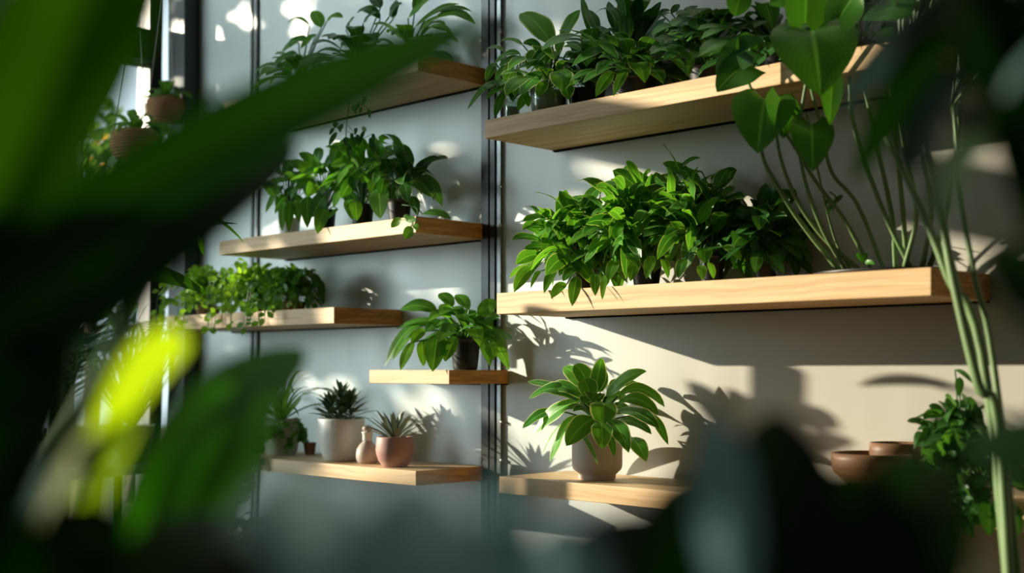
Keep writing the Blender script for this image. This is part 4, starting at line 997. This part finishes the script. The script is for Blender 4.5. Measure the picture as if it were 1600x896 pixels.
near_plant('very blurred blue-grey leaves along the bottom centre', 640, .44, [
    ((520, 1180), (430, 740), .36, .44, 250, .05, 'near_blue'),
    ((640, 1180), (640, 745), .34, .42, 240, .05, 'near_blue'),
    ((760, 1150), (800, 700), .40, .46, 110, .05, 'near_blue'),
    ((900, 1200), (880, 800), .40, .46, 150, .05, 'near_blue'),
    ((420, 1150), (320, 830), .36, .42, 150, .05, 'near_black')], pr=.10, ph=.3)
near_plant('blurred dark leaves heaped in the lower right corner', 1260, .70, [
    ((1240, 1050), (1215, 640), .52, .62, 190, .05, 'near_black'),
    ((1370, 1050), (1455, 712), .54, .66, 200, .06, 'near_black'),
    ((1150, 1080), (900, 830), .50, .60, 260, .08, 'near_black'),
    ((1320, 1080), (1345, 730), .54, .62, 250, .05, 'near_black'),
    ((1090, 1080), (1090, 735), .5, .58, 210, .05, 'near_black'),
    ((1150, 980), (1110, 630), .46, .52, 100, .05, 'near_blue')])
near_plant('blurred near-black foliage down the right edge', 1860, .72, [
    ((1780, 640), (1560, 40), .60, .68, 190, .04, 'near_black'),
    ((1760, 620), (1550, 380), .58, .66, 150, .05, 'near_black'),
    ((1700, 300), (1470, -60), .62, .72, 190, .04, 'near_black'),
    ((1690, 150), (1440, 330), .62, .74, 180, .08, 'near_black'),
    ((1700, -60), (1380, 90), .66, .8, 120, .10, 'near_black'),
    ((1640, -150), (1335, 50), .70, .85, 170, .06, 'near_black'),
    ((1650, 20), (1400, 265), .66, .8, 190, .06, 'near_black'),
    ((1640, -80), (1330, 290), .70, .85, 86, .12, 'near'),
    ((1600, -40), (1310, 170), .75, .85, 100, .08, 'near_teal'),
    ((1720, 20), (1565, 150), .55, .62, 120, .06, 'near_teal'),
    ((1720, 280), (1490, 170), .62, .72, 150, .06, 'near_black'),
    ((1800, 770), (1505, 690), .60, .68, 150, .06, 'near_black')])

# unseen plant added; pole and leaves shaped to cast shadows on the wall
kp = 4.05
def sunback(px, py, k): return PY(px, py, 0)-V((.46, .25, -.125))*k
c = sunback(1215, 640, kp); ztop = sunback(1215, 563, kp).z; c = V((c.x, c.y, 0))
t = thing('shade_casting_plant', 'unseen plant on a pole, added to cast shadows on the wall', 'floor plant', c)
pot(t, c, .17, .13, .34, M['blackpot'])
MB().lathe(c+V((0, 0, .25)), [(.034, 0), (.036, .3), (.034, .9), (.035, ztop-.265), (.03, ztop-.26)], 24).build('caster_pole', M['bark'], t)
lv = MB(); st = MB()
for a, b, w_, k in (((1238, 652), (1312, 672), 38, kp-.1), ((1165, 700), (1072, 596), 34, kp-.15), ((1185, 690), (1138, 606), 30, kp-.1), ((1200, 720), (1110, 700), 38, kp), ((1210, 760), (1130, 800), 60, kp), ((1215, 780), (1310, 830), 60, kp), ((1210, 720), (1340, 692), 30, kp)):
    p = sunback(*a, k); q = sunback(*b, k); lv.leaf(p, q, w_*mpp(PY(*a, 0)), .08, face=sd0*-1, shape='ovate', nl=12)
    st.tube(spline([V((c.x, c.y, p.z-.06)), V(((c.x+p.x)/2, (c.y+p.y)/2, p.z-.01)), p], 3), .004, 6, False)
finish(t, lv, st, 'deepplain')

# ---- outside -----------------------------------------------------------------------------------
def tree(label, base, h, crown_r, n, mt, seed, lsz=.16):
    rng = random.Random(seed); base = V(base)
    t = thing('garden_tree', label, 'tree', base, 'trees in the garden beyond the window')
    st = MB(); lv = MB(); top = base+V((0, 0, h))
    st.tube(spline([base, base+V((.1, .05, h*.4)), top], 6), [.12-.007*i for i in range(13)], 8)
    for i in range(n):
        d = hemi(rng, -.9, 1); k = .35+.65*rng.random(); p = top+V((d.x*crown_r, d.y*crown_r, d.z*crown_r*.9))*k
        e = V((rng.gauss(0, 1), rng.gauss(0, 1), rng.gauss(-.3, .8))).normalized()*lsz
        lv.leaf(p, p+e, lsz*.6, .1, face=V((rng.gauss(0, 1), rng.gauss(0, 1), .6)), nl=4, nw=2)
        if i % 12 == 0: st.tube([top+V((0, 0, -crown_r*.5)), p], [.03, .008], 5, False)
    st.build('trunk', M['bark'], t); lv.build('crown', M[mt], t); return t
tree('dark green tree seen through the window glass', (-10.6, 2.95, -.15), 2.9, 1.15, 1000, 'tree', 1)
tree('small golden tree seen through the window glass', (-12.6, 4.6, -.15), 3.6, .55, 320, 'treegold', 2)
tree('distant green tree seen through the window glass', (-15.5, 5.0, -.15), 2.4, 1.7, 800, 'tree', 3)
tree('tall green tree seen at the top of the window', (-9.2, 2.0, -.15), 4.9, .9, 500, 'tree', 4)
# unseen tree added outside, leaves arranged to dapple the wall with shade
def sunwall(p): return p + V((.46, .25, -.125))*((0-p.y)/.25)
LIT = []
def lit(px, py, Y, rx, ry):
    p = sunwall(PY(px, py, Y)); s = mpp(PY(px, py, Y)); LIT.append((p.x, p.z, rx*s, ry*s))
for q in [(480, 30, 0, 40, 45), (545, 15, 0, 25, 25), (725, 15, 0, 40, 35), (312, 40, 0, 14, 45), (420, 262, 0, 20, 38), (656, 240, 0, 13, 9), (700, 228, 0, 15, 11), (490, 420, 0, 18, 18), (700, 462, 0, 75, 12), (500, 605, 0, 60, 30), (680, 640, 0, 75, 55),
          (400, 385, -.25, 60, 12), (520, 365, -.25, 60, 14), (610, 350, -.25, 50, 12), (340, 500, -.25, 40, 14), (330, 450, -.2, 60, 40), (420, 450, -.15, 70, 34), (450, 500, -.25, 25, 14), (508, 495, -.25, 16, 12), (620, 588, -.215, 45, 12), (520, 735, -.25, 90, 14), (620, 748, -.25, 25, 14), (430, 725, -.25, 30, 12),
          (440, 300, -.2, 50, 50), (530, 275, -.2, 85, 48), (630, 290, -.2, 55, 40), (515, 690, -.18, 14, 40), (570, 700, -.17, 8, 20), (680, 500, -.15, 60, 30), (835, 355, 0, 64, 52), (880, 420, -.22, 60, 50), (805, 20, 0, 26, 26), (700, 20, -.2, 40, 20), (520, 20, -.2, 60, 30), (785, 150, -.22, 40, 60), (530, 810, 0, 16, 20), (505, 815, 0, 10, 30)]: lit(*q)
rng = random.Random(77)
base = V((-7.2, -1.75, -.15))
t = thing('garden_tree', 'unseen tree added outside the window, leaves arranged to shade the wall', 'tree', base)
lv = MB(); st = MB()
st.tube(spline([base, base+V((.05, .1, 1.5)), base+V((0, .15, 3.4))], 6), [.10-.006*i for i in range(13)], 8)
n = 0
while n < GOBO:
    xw = rng.uniform(-4.0, -2.08); zw = rng.uniform(CAM.z-.75, CAM.z+1.35)
    if any(((xw-a)/c)**2+((zw-b)/d)**2 < 1 for a, b, c, d in LIT): continue
    if xw > -2.45 and (zw < CAM.z+.30): continue
    k = (xw-rng.uniform(-7.6, -6.4))/.46
    p = V((xw-.46*k, -.25*k, zw+.125*k)); a = rng.random()*6.28
    e = (V((0, math.cos(a), math.sin(a))))*.11
    lv.leaf(p-e*.5, p+e*.5, .085, .08, face=sd0*-1+V((rng.gauss(0, .3), rng.gauss(0, .3), rng.gauss(0, .3))), nl=5, nw=2, shape='ovate')
    if n % 16 == 0: st.tube([base+V((0, .15, 2.2+rng.random())), p], [.02, .004], 5, False)
    n += 1
for n in range(300):
    xw = rng.uniform(-2.1, -.95); zw = rng.uniform(CAM.z+.60+.10*rng.random(), CAM.z+1.15)
    k = (xw-rng.uniform(-7.8, -6.8))/.46
    p = V((xw-.46*k, -.25*k, zw+.125*k)); a = rng.random()*6.28
    e = (V((0, math.cos(a), math.sin(a))))*.12
    lv.leaf(p-e*.5, p+e*.5, .09, .08, face=sd0*-1+V((rng.gauss(0, .3), rng.gauss(0, .3), rng.gauss(0, .3))), nl=5, nw=2, shape='ovate')
    if n % 16 == 0: st.tube([base+V((0, .15, 2.6+.7*rng.random())), p], [.02, .004], 5, False)
st.build('trunk', M['bark'], t); lv.build('crown', M['tree'], t)


# ------------------------------------------------------------------ light
sd = V((.46, .25, -.125)).normalized()
l = bpy.data.lights.new('sun', 'SUN'); l.energy = 11; l.angle = math.radians(.55); l.color = (1.0, .86, .66)
so = bpy.data.objects.new('sun', l); C.objects.link(so); so.location = (-8, -4, 5)
so.rotation_euler = sd.to_track_quat('-Z', 'Y').to_euler()

w = bpy.data.worlds.new('sky'); bpy.context.scene.world = w; w.use_nodes = True
nt = w.node_tree; nt.nodes.clear()
out = N(nt, 'ShaderNodeOutputWorld'); bg = N(nt, 'ShaderNodeBackground'); nt.links.new(bg.outputs[0], out.inputs[0])
tc = N(nt, 'ShaderNodeTexCoord')
dt = N(nt, 'ShaderNodeVectorMath', operation='DOT_PRODUCT'); nt.links.new(tc.outputs['Generated'], dt.inputs[0]); dt.inputs[1].default_value = V((-.52, -.85, .16)).normalized()
f = ramp(nt, dt.outputs['Value'], .83, 1.0)
d2 = N(nt, 'ShaderNodeVectorMath', operation='DOT_PRODUCT'); nt.links.new(tc.outputs['Generated'], d2.inputs[0]); d2.inputs[1].default_value = V((-.92, .38, .14)).normalized()
f2 = ramp(nt, d2.outputs['Value'], .70, 1.0)
nz = noise(nt, tc.outputs['Generated'], 2.2, 4)
c1 = mix(nt, f, (.042, .042, .034), (13.5, 15.8, 16.2))
c1 = mix(nt, f2, c1, (1.0, 1.25, 1.35))
nt.links.new(c1, bg.inputs[0]); bg.inputs[1].default_value = 1.0

# ------------------------------------------------------------------ camera
cd = bpy.data.cameras.new('camera'); co = bpy.data.objects.new('camera', cd); C.objects.link(co)
co.location = CAM; co.rotation_euler = (math.pi/2, 0, math.pi/2-A0)
cd.sensor_width = 36; cd.lens = F/1600*36; cd.shift_y = (HY-448)/1600; cd.shift_x = 0
cd.clip_start = .02; cd.clip_end = 100
cd.dof.use_dof = True; cd.dof.focus_distance = 2.95; cd.dof.aperture_fstop = 2.0; cd.dof.aperture_blades = 0
sc = bpy.context.scene; sc.camera = co
sc.view_settings.view_transform = 'Standard'; sc.view_settings.look = 'None'; sc.view_settings.exposure = 0.0
sc.cycles.use_denoising = True
sc.cycles.max_bounces = 8; sc.cycles.transparent_max_bounces = 12
